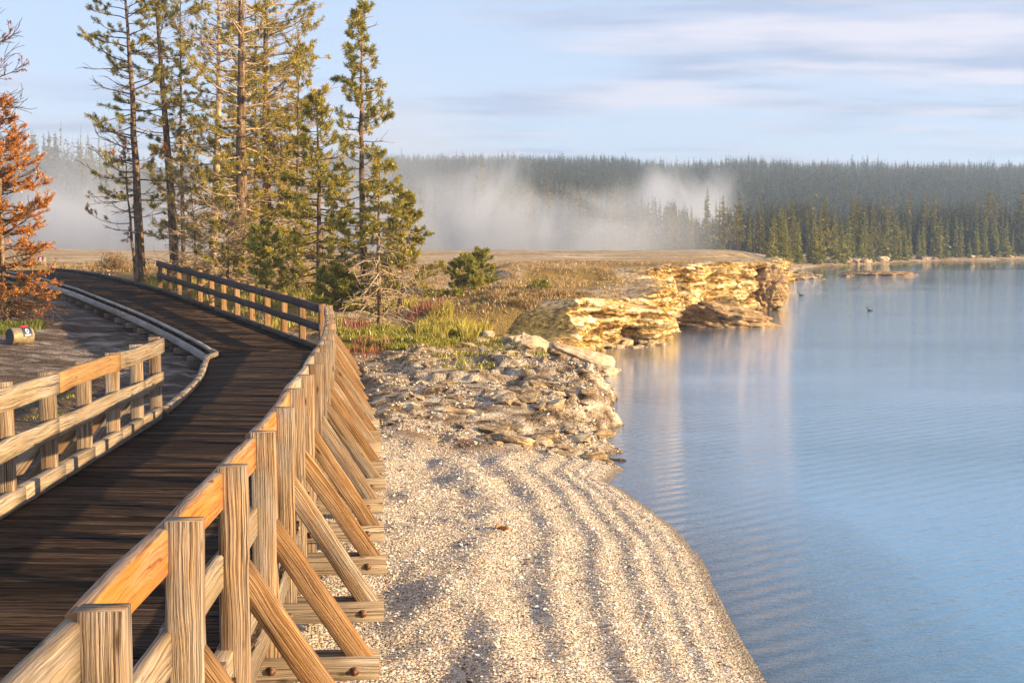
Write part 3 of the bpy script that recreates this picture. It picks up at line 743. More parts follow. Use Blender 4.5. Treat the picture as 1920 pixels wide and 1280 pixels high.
# ------------------------------------------------------------------ railings
def Zsag(seed, amp): return lambda s: amp * math.sin(s * 2.3 + seed) + amp * .7 * math.sin(s * 5.1 + seed * 2)
def rail_boards(root, Cv, S, posts_s, side, zc, h, th, mats, name, per=(3, 3, 4), amp=.006, split=None):
    """boards spanning several posts; side=+1: deck is on the negative normal side (right edge)"""
    i = 0; k = 0
    while i < len(posts_s) - 1:
        j = min(i + per[k % len(per)], len(posts_s) - 1)
        s0 = posts_s[i] - (0.06 if i == 0 else 0); s1 = posts_s[j] + (0.08 if j == len(posts_s) - 1 else 0)
        mb = MB(); off = -side * (0.045 + th / 2 + .002)
        sg = Zsag(random.uniform(0, 6), amp); dz0 = random.uniform(-.006, .006)
        strip(mb, Cv, S, s0 + .003, s1 - .003, off, zc + dz0, th, h, 0.22, 0.006, sg, 0.008)
        rel(mb.build(name, mats[k % len(mats)]), root); i = j; k += 1
def bolt_at(parent_mesh, root, p, d, r=0.016):
    mb = MB(); p = Vector(p); d = Vector(d).normalized()
    mb.cyl(p, p + d * .006, r * 1.7, 12); mb.cyl(p + d * .006, p + d * .02, r, 6)
    o = mb.build("bolt", M['rust']); o.parent = parent_mesh
    return o
def railing(name, label, Cv, S, posts_s, side, braces=True, mats_top=(), mats_mid=(), brace_len=0.72, post_mat='post', hp=1.0, low_post=True, near_detail=True, post_w=(0.14, 0.09), per=(3, 3, 4), per2=(3, 4, 3)):
    s_mid = posts_s[len(posts_s) // 2]; pm = edge_at(Cv, S, s_mid)
    root = empty(name, (pm[0], pm[1], deck_z(pm[1])))
    tag(root, label, "railing", None)
    for i, s in enumerate(posts_s):
        p = edge_at(Cv, S, s); t = tangent(Cv, S, s); nr = np.array([t[1], -t[0]]) * side   # outward
        z = deck_z(p[1]); top = z + hp + random.uniform(-.012, .02)
        n3 = Vector((nr[0], nr[1], 0)); t3 = Vector((t[0], t[1], 0))
        tilt = random.uniform(-.008, .008); tl2 = random.uniform(-.008, .008)
        pw, pt = post_w
        base = Vector((p[0], p[1], z - .52 if low_post else z - .2)); tp = Vector((p[0] + tilt, p[1] + tl2, top))
        if low_post: base.z = min(base.z, gz(p[0], p[1]) + .02) if not braces else z - .62
        rt = random.uniform(-.07, .07)
        sd = Matrix.Rotation(rt, 3, 'Z') @ n3
        mb = MB(); mb.beam(base, tp, sd, pt, pw, 8, 0.0025, 0.007) if False else mb.beam(base, tp, sd, pw, pt, 8, 0.0025, 0.007)
        po = rel(mb.build("post", M[post_mat]), root)
        if not braces: continue
        # outrigger: a pair of planks either side of post and brace
        zo = z - .36 + random.uniform(-.015, .015)
        ext = brace_len + random.uniform(-.03, .03)
        a0 = Vector((p[0], p[1], zo)) - n3 * 0.9
        e0 = Vector((p[0], p[1], zo)) + n3 * (ext + .1)
        for sgn in (-1, 1):
            mb = MB(); offv = t3 * (sgn * (pt / 2 + .022 + .002))
            mb.beam(a0 + offv, e0 + offv, t3, 0.042, 0.135, 6, 0.003, 0.006)
            bo = rel(mb.build("outrigger", M['beam']), root)
            if sgn < 0 and p[1] < 24:
                for q in (0.03, ext - .04):
                    bolt_at(bo, root, Vector((p[0], p[1], zo)) + n3 * q + offv - t3 * .022 + Vector((0, 0, random.uniform(-.02, .01))), -t3)
        # brace : from outside of post down to outrigger end
        bt = Vector((p[0], p[1], z + .46 + random.uniform(-.03, .03))) + n3 * (pw / 2 - .03)
        bb = Vector((p[0], p[1], zo - .05)) + n3 * (ext + .055)
        dirv = (bb - bt).normalized(); bt = bt - dirv * 0.05
        mb = MB(); mb.beam(bt, bb, dirv.cross(t3), 0.13, 0.058, 10, 0.0025, 0.006)
        rel(mb.build("brace", random.choice((M['brace'], M['brace'], M['post']))), root)
    rail_boards(root, Cv, S, posts_s, side, hp - .012 - .09, 0.18, 0.058, mats_top, "top_rail", per)
    rail_boards(root, Cv, S, posts_s, side, 0.50, 0.165, 0.05, mats_mid, "lower_rail", per2)
    return root
# right railing posts, ~1.2 m apart, from beside the camera to the bend
first = float(np.interp(3.72, [p[1] for p in Rpts], kR))
sr = [first + (i - 2) * 1.24 for i in range(0, 22)]
sr = [s for s in sr if s < sR_bend - .3] + [sR_bend - .05]
F_, G_, D_ = M['fresh'], M['rail'], M['darkrail']
railing("railing", "long braced railing of weathered brown posts along the beach side of the boardwalk", Rc, Rs, sr, 1, True, (G_, F_, F_, G_, G_, G_, G_, G_), (G_, G_, G_, G_), 0.56, per=(2, 3, 2, 3, 3))
# left railing near camera
lend = sL_gap - .1
sl = [lend - .1 - i * 1.22 for i in range(12)][::-1]
sl = [s for s in sl if s > kL[1] - 1]
railing("railing", "short grey braced railing on the left side of the boardwalk", Lc, Ls, sl, -1, True, (G_, G_, M['tan'], G_), (G_, G_, G_), 0.62, per=(3, len(sl) - 8, 2, 2))
# far railing beyond the bend
s0 = kR[10] + .1; s1 = float(np.interp(44.0, [p[1] for p in Rpts], kR))
sf = list(np.linspace(s0, s1, 13))
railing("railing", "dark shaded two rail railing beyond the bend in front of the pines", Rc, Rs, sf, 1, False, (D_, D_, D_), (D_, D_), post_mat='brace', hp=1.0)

# ------------------------------------------------------------------ foliage materials
def leaf_mat(name, a, b, c, trans=0.35):
    t = NT(name); at = t.attr()
    sp = t.node("ShaderNodeSeparateColor", {0: at.outputs['Color']})
    colr = t.ramp(sp.outputs[0], [(0.0, a), (0.5, b), (1.0, c)])
    d = t.node("ShaderNodeBsdfDiffuse"); t.l.new(colr, d.inputs[0])
    tr = t.node("ShaderNodeBsdfTranslucent"); t.l.new(colr, tr.inputs[0])
    g = t.node("ShaderNodeBsdfGlossy", {'Roughness': 0.45, 'Color': (1, 1, 1, 1)})
    m1 = t.node("ShaderNodeMixShader", {0: trans}); t.l.new(d.outputs[0], m1.inputs[1]); t.l.new(tr.outputs[0], m1.inputs[2])
    m2 = t.node("ShaderNodeMixShader", {0: 0.04}); t.l.new(m1.outputs[0], m2.inputs[1]); t.l.new(g.outputs[0], m2.inputs[2])
    t.l.new(m2.outputs[0], t.out.inputs[0]); return t.m
def bark_mat(name, a, b, c):
    t = NT(name); p = t.obj()
    n = t.noise(t.mapv(p, (7, 7, 1.6)), 1.6, 5, .65); f = t.noise(p, 22, 3)
    v = t.math('ADD', t.math('MULTIPLY', n, .65), t.math('MULTIPLY', f, .35))
    t.bsdf(t.ramp(v, [(0.36, a), (0.5, b), (0.64, c)]), .9, v, .8, .03, .15); return t.m
M['needle'] = leaf_mat("pine_needles", (0.05, 0.06, 0.008), (0.25, 0.23, 0.02), (0.64, 0.46, 0.045))
M['needle_green'] = leaf_mat("young_pine_needles", (0.08, 0.105, 0.012), (0.27, 0.27, 0.03), (0.50, 0.42, 0.055))
M['needle_rust'] = leaf_mat("rust_red_needles", (0.16, 0.05, 0.015), (0.52, 0.19, 0.02), (0.76, 0.37, 0.04))
M['needle_far'] = leaf_mat("forest_needles", (0.025, 0.045, 0.014), (0.12, 0.12, 0.024), (0.38, 0.30, 0.055), 0.3)
M['needle_young'] = leaf_mat("young_forest_needles", (0.06, 0.08, 0.015), (0.20, 0.21, 0.035), (0.44, 0.38, 0.07), 0.3)
M['needle_dark'] = leaf_mat("dark_forest_needles", (0.008, 0.020, 0.011), (0.05, 0.062, 0.020), (0.15, 0.14, 0.035), 0.25)  # darkest needle tone, for the massed forest behind the single trees
M['bark'] = bark_mat("pine_bark", (0.03, 0.018, 0.01), (0.14, 0.09, 0.055), (0.34, 0.25, 0.17))
M['bark_far'] = bark_mat("far_bark", (0.04, 0.03, 0.02), (0.10, 0.075, 0.05), (0.18, 0.14, 0.1))
M['bark_pale'] = bark_mat("pale_bark", (0.16, 0.11, 0.07), (0.38, 0.29, 0.19), (0.56, 0.46, 0.33))
M['twig'] = bark_mat("bare_twig_wood", (0.16, 0.11, 0.065), (0.38, 0.28, 0.18), (0.58, 0.46, 0.32))
M['twig_dark'] = bark_mat("dark_twig_wood", (0.03, 0.02, 0.014), (0.09, 0.055, 0.035), (0.18, 0.11, 0.07))

TWS = 1.9
class Tubes:
    def __init__(s, n=5): s.V = []; s.F = []; s.c = 0; s.n = n
    def add(s, P, r, n=None):
        n = n or s.n; P = np.asarray(P, float); k = len(P); r = np.broadcast_to(r, (k,))
        T = np.gradient(P, axis=0); T /= (np.linalg.norm(T, axis=1)[:, None] + 1e-9)
        ref = np.array([0, 0, 1.0]) if abs(T[0, 2]) < .8 else np.array([1.0, 0, 0])
        A = np.cross(T, ref); A /= (np.linalg.norm(A, axis=1)[:, None] + 1e-9); B = np.cross(T, A)
        an = np.arange(n) * 2 * math.pi / n
        V = P[:, None, :] + r[:, None, None] * (A[:, None, :] * np.cos(an)[None, :, None] + B[:, None, :] * np.sin(an)[None, :, None])
        i0 = (np.arange(k - 1)[:, None] * n + np.arange(n)[None, :]); i1 = (np.arange(k - 1)[:, None] * n + (np.arange(n)[None, :] + 1) % n)
        F = np.stack([i0, i1, i1 + n, i0 + n], -1).reshape(-1, 4) + s.c
        s.V.append(V.reshape(-1, 3)); s.F.append(F); s.c += k * n
    def build(s, name, mat, parent):
        V = np.concatenate(s.V); F = np.concatenate(s.F)
        return np_mesh(name, V, F.ravel(), np.full(len(F), 4), mat, parent, smooth=True)
def tuft_mesh(name, Cn, Dr, rad, mat, parent, blades=18, width=0.016, tint=None, spread=0.9):
    """needle tufts: Cn (N,3) centres, Dr (N,3) shoot directions, rad (N,) needle length"""
    N = len(Cn); K = blades
    u = rng.normal(size=(N, K, 3)); u /= np.linalg.norm(u, axis=2)[:, :, None]
    d = u * spread + Dr[:, None, :] * 0.55; d /= np.linalg.norm(d, axis=2)[:, :, None]
    L = rad[:, None] * rng.uniform(.7, 1.15, (N, K))
    o = Cn[:, None, :] + Dr[:, None, :] * (rng.uniform(-.6, .4, (N, K)) * rad[:, None])[:, :, None]
    tip = o + d * L[:, :, None]
    sdv = np.cross(d, rng.normal(size=(N, K, 3))); sdv /= (np.linalg.norm(sdv, axis=2)[:, :, None] + 1e-9)
    w = width * (0.6 + 0.8 * rng.random((N, K)))[:, :, None]
    midp = o + d * (L * .45)[:, :, None]
    V = np.stack([o, midp - sdv * w, tip, midp + sdv * w], 2).reshape(-1, 3)
    F = np.arange(len(V))
    tn = (np.full(N, .5) if tint is None else tint)
    tv = np.clip(tn[:, None, None] + rng.normal(0, .13, (N, K, 1)) + np.zeros((1, 1, 4)), 0, 1).reshape(-1)
    return np_mesh(name, V, F, np.full(len(V) // 4, 4), mat, parent, col=np.stack([tv, tv, tv], -1))

def pine(name, label, base, H, r0, top_off=(0, 0), crown0=0.25, width=1.2, prof='cone', nb=60, tw=6, tufts=3, leafy=1.0, rad=0.11, mat='needle', bark='bark', twig='twig',
         bare_below=True, droop=0.25, group=None, seed=1, blades=30, bias=None, tint0=.5, bare_n=16, bare_len=.8, bwid=0.010, cat="pine tree", low_h=0.03, trunk_parts=True):
    global rng
    rng = np.random.default_rng(seed); random.seed(seed)
    root = empty(name, base); tag(root, label, cat, group)
    # trunk with gentle sweep
    k = 14; t = np.linspace(0, 1, k)
    bx, by = rng.normal(0, .06, 2) * min(1, H / 8)
    P = np.stack([top_off[0] * t + bx * np.sin(t * 3.1) * 1.2, top_off[1] * t + by * np.sin(t * 2.6), H * t - .15 * (1 - t)], -1)
    P[1:-1, :2] += rng.normal(0, .012, (k - 2, 2))
    rr = r0 * (1 - .93 * t ** 1.1) + .25 * r0 * np.exp(-t * H / .35)
    T = Tubes(9); T.add(P, rr, 10); T.build("trunk", M[bark], root)
    def axis_at(h): return np.array([np.interp(h, P[:, 2], P[:, 0]), np.interp(h, P[:, 2], P[:, 1]), h]), np.interp(h, P[:, 2], rr)
    Bt = Tubes(4); cen = []; drs = []; tin = []
    def twiglet(p0, d, L, r, leaf):
        n = 4; q = [p0]; dd = d.copy()
        for _ in range(n - 1):
            dd = dd + rng.normal(0, .18, 3) + np.array([0, 0, .10 if leaf else -.02]); dd /= np.linalg.norm(dd); q.append(q[-1] + dd * L / (n - 1))
        Bt.add(q, np.linspace(r * TWS, r * .6 * TWS, n), 3); return np.array(q), dd
    heights = H * (crown0 + (1 - crown0) * (np.linspace(0, 1, nb) ** 0.95) * .985) + rng.normal(0, .05, nb)
    for i, h in enumerate(heights):
        h = min(h, H * .99); f = (h / H - crown0) / (1 - crown0); f = min(max(f, 0), 1)
        if prof == 'cone': wd = width * (1 - f) ** .8 * (.65 + .5 * rng.random()) + .10
        elif prof == 'open': wd = width * (.35 + .65 * math.sin(math.pi * min(1, .15 + f * .8))) * rng.uniform(.35, 1.15)
        elif prof == 'spire': wd = width * (1 - f) ** .55 * rng.uniform(.55, 1.1) + .08
        elif prof == 'bush': wd = width * math.sqrt(max(0.02, 1 - f ** 2)) * rng.uniform(.6, 1.05)
        az = i * 2.4 + rng.normal(0, .5)
        if bias is not None and rng.random() < bias[1]: az = bias[0] + rng.normal(0, .6)
        o, rt = axis_at(h)
        d = np.array([math.cos(az), math.sin(az), rng.uniform(-.15, .35) - droop * (1 - f) + f * .5]); d /= np.linalg.norm(d)
        n = 7; q = [o]; dd = d.copy()
        for j in range(n - 1):
            dd = dd + rng.normal(0, .09, 3) + np.array([0, 0, -.06 + .05 * j]); dd /= np.linalg.norm(dd); q.append(q[-1] + dd * wd / (n - 1))
        q = np.array(q); br = max(.006, min(rt * .45, .012 + .012 * wd))
        Bt.add(q, np.linspace(br, .005, n), 4)
        nt = max(2, int(tw * (0.5 + wd / max(width, .3))))
        live = rng.random() < leafy
        for j in range(nt):
            s_ = rng.uniform(.25, 1.0) if live else rng.uniform(.15, 1.); ix = s_ * (n - 1); i0 = int(min(ix, n - 2)); p0 = q[i0] + (q[i0 + 1] - q[i0]) * (ix - i0)
            ax = (q[i0 + 1] - q[i0]); ax /= np.linalg.norm(ax) + 1e-9
            sd = np.cross(ax, [0, 0, 1.0]); sd /= np.linalg.norm(sd) + 1e-9
            dt = ax * rng.uniform(.4, 1) + sd * rng.choice([-1, 1]) * rng.uniform(.3, .9) + np.array([0, 0, rng.uniform(-.2, .45)]); dt /= np.linalg.norm(dt)
            L = rng.uniform(.18, .42) * (.55 + .5 * wd) * (.8 if live else 1.3)
            tq, td = twiglet(p0, dt, L, .006, live)
            if live:
                for m_ in range(tufts):
                    u_ = 1 - m_ * .3 * rng.uniform(.6, 1.2); u_ = max(.1, u_); ii = u_ * 3; a_ = int(min(ii, 2))
                    cen.append(tq[a_] + (tq[a_ + 1] - tq[a_]) * (ii - a_)); v = td + rng.normal(0, .25, 3) + [0, 0, .3]; drs.append(v / np.linalg.norm(v)); tin.append(tint0 + rng.normal(0, .16))
        if live: cen.append(q[-1]); drs.append(dd); tin.append(tint0 + .2)
    if leafy > .3:
        for z in np.linspace(H * .93, H * 1.0, 7):
            o, _ = axis_at(min(z, H)); cen.append(o + rng.normal(0, .03, 3)); drs.append(np.array([0, 0, 1.0])); tin.append(tint0)
    if bare_n:
        for i in range(bare_n):
            h = H * rng.uniform(low_h, crown0 + .12); o, rt = axis_at(h); az = rng.uniform(0, 6.28)
            d = np.array([math.cos(az), math.sin(az), rng.uniform(-.25, .25)]); L = bare_len * rng.uniform(.4, 1.1)
            n = 6; q = [o]; dd = d / np.linalg.norm(d)
            for j in range(n - 1):
                dd = dd + rng.normal(0, .15, 3) + np.array([0, 0, -.10]); dd /= np.linalg.norm(dd); q.append(q[-1] + dd * L / (n - 1))
            q = np.array(q); q[:, 2] = np.maximum(q[:, 2], -.02); Bt.add(q, np.linspace(.020, .008, n), 4)
            for j in range(rng.integers(2, 6)):
                i0 = rng.integers(1, n - 1); dt = (q[i0 + 1] - q[i0]); dt = dt / np.linalg.norm(dt) + rng.normal(0, .6, 3); dt /= np.linalg.norm(dt); twiglet(q[i0], dt, L * rng.uniform(.2, .5), .006, False)
    Bt.build("limbs", M[twig], root)
    if cen:
        cen = np.array(cen); drs = np.array(drs); tin = np.array(tin)
        tuft_mesh("crown", cen, drs, np.full(len(cen), rad) * rng.uniform(.8, 1.2, len(cen)), M[mat], root, blades, bwid, tin)
    return root

def gp(px, py_guess, D):    # ground point under a pixel column at distance D
    x = (px - 960) / FPX * D; return (x, D, gz(x, D))
def Hto(py, D, z0):         # height reaching image row py at distance D
    return at_d(960, py, D)[2] - z0
def T_(px, D, top_px, top_py):
    b = gp(px, 0, D); H = Hto(top_py, D, b[2]); off = (top_px - px) / FPX * D
    return b, H, (off, 0)

# the stand of pines by the bend
b, H, o = T_(266, 50, 243, -90)
pine("pine_tree", "tall thin leaning pine with bare lower trunk, first right of the boardwalk end", b, H, .19, o, .22, 1.9, 'open', 70, 6, 2, .72, .13, bias=(math.pi, .45), seed=21, twig='twig_dark', bare_n=6)
b, H, o = T_(258, 50.8, 238, 190)
pine("pine_tree", "thin dead stem with red needles close against the leaning pine trunk", b, H * .8, .07, (-.35, 0), .35, 1.9, 'open', 20, 5, 2, .35, .11, mat='needle_rust', bias=(math.pi, .5), seed=22, twig='twig_dark', bare_n=6)
b, H, o = T_(331, 56, 296, -120)
pine("pine_tree", "tall straight pine with dark trunk behind the start of the far railing", b, H, .21, o, .12, 1.8, 'open', 100, 7, 2, .72, .14, seed=23, bare_n=14)
b, H, o = T_(398, 55, 422, -130)
pine("pine_tree", "pale barked tall pine between the dark trunk and the thick trunk", b, H, .19, o, .06, 2.1, 'open', 110, 8, 2, .50, .13, seed=24, bark='bark_pale', bare_n=22, bare_len=1.6)
b, H, o = T_(450, 48, 463, -200)
pine("pine_tree", "thickest trunked tall pine in the middle of the stand with many bare branches", b, H, .26, o, .08, 2.5, 'open', 125, 8, 2, .48, .13, seed=25, bare_n=24, bare_len=1.6, tint0=.6)
b, H, o = T_(506, 52, 516, -150)
pine("pine_tree", "tall grey trunk pine right of the thickest trunk", b, H, .21, o, .10, 2.6, 'open', 120, 9, 2, .50, .13, seed=26, bare_n=16, bare_len=1.5, tint0=.6, bias=(0, .35))
b, H, o = T_(596, 41, 596, 175)
pine("pine_tree", "dark stemmed medium pine behind the far railing corner", b, H, .105, o, .12, 1.6, 'cone', 74, 7, 2, .85, .12, seed=27, bare_n=18, bare_len=1.0, twig='twig_dark')
b, H, o = T_(686, 38, 684, 8)
pine("pine_tree", "tallest full crowned pine at the right end of the stand", b, H, .125, o, .14, 1.35, 'spire', 84, 6, 2, .88, .125, seed=28, bare_n=26, bare_len=.9, bark='bark')
b, H, o = T_(712, 35.5, 712, 285)
pine("pine_tree", "thin pine with sprawling bare white branches around its foot", b, H, .075, o, .45, .75, 'cone', 26, 5, 2, .7, .11, seed=29, bare_n=64, bare_len=1.15, twig='bark_pale', bark='bark')
b, H, o = T_(745, 37, 762, 368)
pine("pine_tree", "short bushy pine at the right edge of the stand", b, H, .06, o, .22, .95, 'cone', 50, 6, 2, .95, .11, seed=30, bare_n=18)
b, H, o = T_(868, 44, 872, 485)
pine("pine_tree", "small green young pine on the grass, left of the pair", b, H, .04, o, .03, .85, 'cone', 40, 6, 2, 1, .10, mat='needle_green', seed=31, bare_n=3, bare_len=.5)
b, H, o = T_(905, 45, 903, 474)
pine("pine_tree", "small green young pine with pointed top, right of the pair", b, H, .035, o, .05, .65, 'cone', 36, 5, 2, 1, .10, mat='needle_green', seed=32, bare_n=3, bare_len=.5)
b, H, o = T_(556, 45, 556, 330)
pine("pine_tree", "yellow green sapling filling the gap between thick trunks and medium pine", b, H, .05, o, .05, 1.2, 'cone', 36, 6, 2, .7, .12, mat='needle', seed=33, bare_n=20, tint0=.6)
b, H, o = T_(500, 43, 500, 425)
pine("pine_tree", "low bushy green pine just behind the far railing", b, H, .04, o, .03, 1.0, 'bush', 34, 6, 3, .8, .12, mat='needle_green', seed=34, bare_n=16)
b, H, o = T_(650, 42, 650, 330)
pine("pine_tree", "slim shaded pine between the medium pine and the tallest crown", b, H, .05, o, .05, 1.0, 'cone', 36, 5, 2, .7, .12, seed=35, bare_n=20, bare_len=1.0)
b, H, o = T_(640, 38, 640, 520)
pine("pine_bush", "low dark green pine bush under the tall pine beside the railing corner", b, H, .04, o, .03, 1.1, 'bush', 30, 7, 3, 1, .12, mat='needle_green', seed=36, bare_n=4, cat="bush")
b, H, o = T_(370, 50, 360, 330)
pine("dead_tree", "bare twiggy dead tree behind the left part of the far railing", b, H, .06, o, .05, 1.7, 'open', 80, 9, 1, .12, .11, seed=37, bare_n=40, bare_len=1.3, cat="dead tree")
b, H, o = T_(425, 46, 430, 380)
pine("dead_tree", "bare twiggy dead tree in front of the pale trunk behind the railing", b, H, .06, o, .03, 1.7, 'open', 80, 9, 2, .25, .11, seed=38, bare_n=40, bare_len=1.3, cat="dead tree")
b, H, o = T_(530, 50, 530, 250)
pine("dead_tree", "half dead tree with grey twigs right of the tall trunks", b, H, .07, o, .1, 1.9, 'open', 100, 9, 2, .32, .11, seed=39, bare_n=40, bare_len=1.3, cat="dead tree", tint0=.65)
b, H, o = T_(455, 50, 470, 120)
pine("dead_tree", "tall half dead tree whose bare twigs cross the thick trunk", b, H, .07, o, .1, 2.2, 'open', 110, 9, 2, .30, .11, seed=40, bare_n=20, cat="dead tree", tint0=.65)
b, H, o = T_(345, 58, 350, -60)
pine("pine_tree", "thin golden pine between the dark trunk and the pale barked pine", b, H, .10, o, .12, 1.7, 'open', 100, 8, 2, .5, .13, seed=45, bare_n=20, tint0=.6)
b, H, o = T_(480, 56, 488, -60)
pine("pine_tree", "thin golden pine standing between the two thick trunks", b, H, .10, o, .08, 1.9, 'open', 110, 8, 2, .45, .13, seed=46, bare_n=20, tint0=.65)
b, H, o = T_(560, 50, 566, 60)
pine("dead_tree", "tall pale half bare tree reaching toward the tallest crown", b, H, .08, o, .1, 1.7, 'open', 90, 9, 2, .35, .12, seed=47, bare_n=20, cat="dead tree", tint0=.65)
# rust coloured trees at the left edge
b, H, o = T_(12, 37, 8, 185)
pine("pine_tree", "dying pine with rust orange needles at the left edge beside the boardwalk", b, H, .10, o, .08, 1.6, 'bush', 130, 9, 4, .74, .085, mat='needle_rust', seed=41, twig='twig_dark', bare_n=60, bare_len=2.1, droop=.15, tint0=.6, blades=14)
b, H, o = T_(-28, 40, -30, -10)
pine("pine_tree", "taller sparse brown pine behind the rust orange tree", b, H, .11, o, .25, 1.75, 'open', 80, 8, 2, .35, .08, mat='needle_rust', seed=42, twig='twig_dark', bare_n=20, tint0=.2, blades=10)

# bushes
def bush(name, label, x, y, r, h, mat, seed, n=220, twigm='twig', blades=12, rad=.09, tint0=.5, cat="bush"):
    global rng
    rng = np.random.default_rng(seed)
    root = empty(name, (x, y, gz(x, y))); tag(root, label, cat)
    Bt = Tubes(3); cen = []; dr = []
    for i in range(n):
        az = rng.uniform(0, 6.28); el = rng.uniform(.1, 1.4); L = rng.uniform(.6, 1.0)
        e = np.array([math.cos(az) * math.cos(el) * r, math.sin(az) * math.cos(el) * r, math.sin(el) * h]) * L
        m_ = e * .5 + rng.normal(0, .04, 3); Bt.add([(0, 0, 0), m_, e], [.01, .007, .004], 3)
        cen.append(e); v = e / np.linalg.norm(e); dr.append(v); cen.append(m_ * 1.3); dr.append(v)
    Bt.build("twigs", M[twigm], root); cen = np.array(cen)
    tuft_mesh("leaves", cen, np.array(dr), np.full(len(cen), rad), M[mat], root, blades, .012, np.clip(rng.normal(tint0, .15, len(cen)), 0, 1))
    return root
M['straw'] = leaf_mat("straw_leaves", (0.14, 0.085, 0.035), (0.34, 0.22, 0.09), (0.50, 0.36, 0.17))
M['grass'] = leaf_mat("grass_blades", (0.11, 0.14, 0.012), (0.30, 0.28, 0.03), (0.55, 0.44, 0.09))
M['grass_red'] = leaf_mat("red_sorrel", (0.18, 0.04, 0.025), (0.30, 0.085, 0.05), (0.40, 0.2, 0.08))
x, y, z = gp(212, 0, 62); bush("shrub", "tan dry shrub on the plain just beyond the boardwalk", x, y, 1.0, .95, 'straw', 51, 260, 'twig', 8, .08, cat="shrub")
x, y, z = gp(1012, 0, 43); bush("shrub", "small green shrub on the bluff slope right of the two young pines", x, y, .42, .35, 'needle_green', 52, 90, cat="shrub", rad=.07)

def grass_patch(name, label, cx_, cy_, rx, ry, n, hmin, hmax, mat, seed, tint=.5, ts=.2, lean=.25, w=.008, noise_t=-.2):
    g = np.random.default_rng(seed)
    a = g.uniform(0, 2 * math.pi, n); q = np.sqrt(g.random(n)); x = cx_ + rx * q * np.cos(a); y = cy_ + ry * q * np.sin(a)
    keep = (fbm(x / .5, y / .8, seed, 3) > noise_t) & ((x > np.interp(y, RY, RX) + .12) | (y > 60) | ((x < np.interp(y, RY, RX) - 3.6) & (cx_ < np.interp(cy_, RY, RX) - 3))); x, y = x[keep], y[keep]
    z, d = ground(x, y); ok = d > .2; x, y, z = x[ok], y[ok], z[ok]; n = len(x)
    if n == 0: return
    h = g.uniform(hmin, hmax, n) * (0.7 + .5 * (fbm(x / .7, y / .7, seed + 3, 2) * .5 + .5))
    az = g.uniform(0, 2 * math.pi, n); le = np.abs(g.normal(0, lean, n)) * h
    sd = np.stack([np.sin(az + 1.2), np.cos(az + 1.2), 0 * az], -1) * w
    B = np.stack([x, y, z - .01], -1); Md = B + np.stack([np.cos(az) * le * .3, np.sin(az) * le * .3, h * .55], -1); Tp = B + np.stack([np.cos(az) * le, np.sin(az) * le, h], -1)
    V = np.stack([B - sd, B + sd, Md + sd * .8, Tp, Md - sd * .8], 1).reshape(-1, 3)
    tv = np.repeat(np.clip(g.normal(tint, ts, n), 0, 1), 5)
    o = np_mesh(name, V, np.arange(len(V)), np.full(n, 5), M[mat], col=np.stack([tv] * 3, -1))
    tag(o, label, "grass", kind='stuff')
gx = lambda px, D: (px - 960) / FPX * D
grass_patch("grass", "bright green grass and herbs below the stand of pines", gx(740, 32), 32, 1.55, 3.6, 15000, .07, .2, 'grass', 61, .42, .18, .5, .012)
grass_patch("tall_grass", "tall yellow green grass tuft beside the short bushy pine", gx(850, 35), 35, 1.0, 2.6, 9000, .22, .5, 'grass', 62, .72, .18, .35, .008, -.1)
grass_patch("red_plants", "red sorrel stems beside the braced railing", gx(690, 29), 29, .5, 1.3, 300, .15, .32, 'grass_red', 63, .4, .2, .15)
grass_patch("red_plants", "red sorrel stems under the bare white branches", gx(655, 34), 34.5, .6, 1.1, 380, .15, .35, 'grass_red', 64, .3, .2, .15)
grass_patch("red_plants", "red sorrel stems left of the tall yellow grass", gx(805, 37), 37.0, .6, 1.2, 420, .2, .42, 'grass_red', 65, .35, .2, .2)
grass_patch("grass", "green grass under the rust orange tree", gx(10, 34.5), 35.2, .6, 1.2, 3500, .10, .28, 'grass', 66, .05, .1, .3, .012, -.9)
grass_patch("grass", "yellow green grass strip between far railing and the pines", gx(450, 40), 39, 5.5, 6.2, 22000, .12, .34, 'grass', 67, .6, .2, .3, .012, .0)
grass_patch("grass", "yellow grass around the leaning pine", gx(290, 49), 49, 1.8, 3, 7000, .15, .4, 'grass', 68, .68, .2, .3, .014, -.3)
grass_patch("grass", "thin dry grass on the bluff top beside the young pines", gx(960, 44), 45, 5.0, 8.5, 22000, .04, .14, 'straw', 69, .75, .2, .6, .014, .05)
grass_patch("grass", "sparse weeds on the rocky slope above the low ledge", gx(880, 29), 29, 1.8, 4.5, 7000, .04, .14, 'grass', 70, .45, .25, .6, .010, .2)
grass_patch("grass", "brown dry grass tufts across the plateau", gx(960, 62), 66, 11, 14, 30000, .03, .11, 'straw', 71, .55, .25, .7, .016, -.3)
grass_patch("grass", "dry grass beyond the boardwalk end", gx(200, 66), 68, 9, 11, 16000, .04, .18, 'straw', 72, .45, .2, .5, .03, .1)
grass_patch("grass", "small weeds on pale ground behind the left railing", gx(100, 22), 21, 1.4, 1.8, 2600, .03, .1, 'grass', 73, .3, .2, .6, .008, .1)

grass_patch("grass", "dry tufts along the rim of the near golden bluff", gx(1015, 39.5), 39.5, 1.6, 2.4, 6000, .10, .24, 'straw', 74, .45, .2, .5, .012, .0)
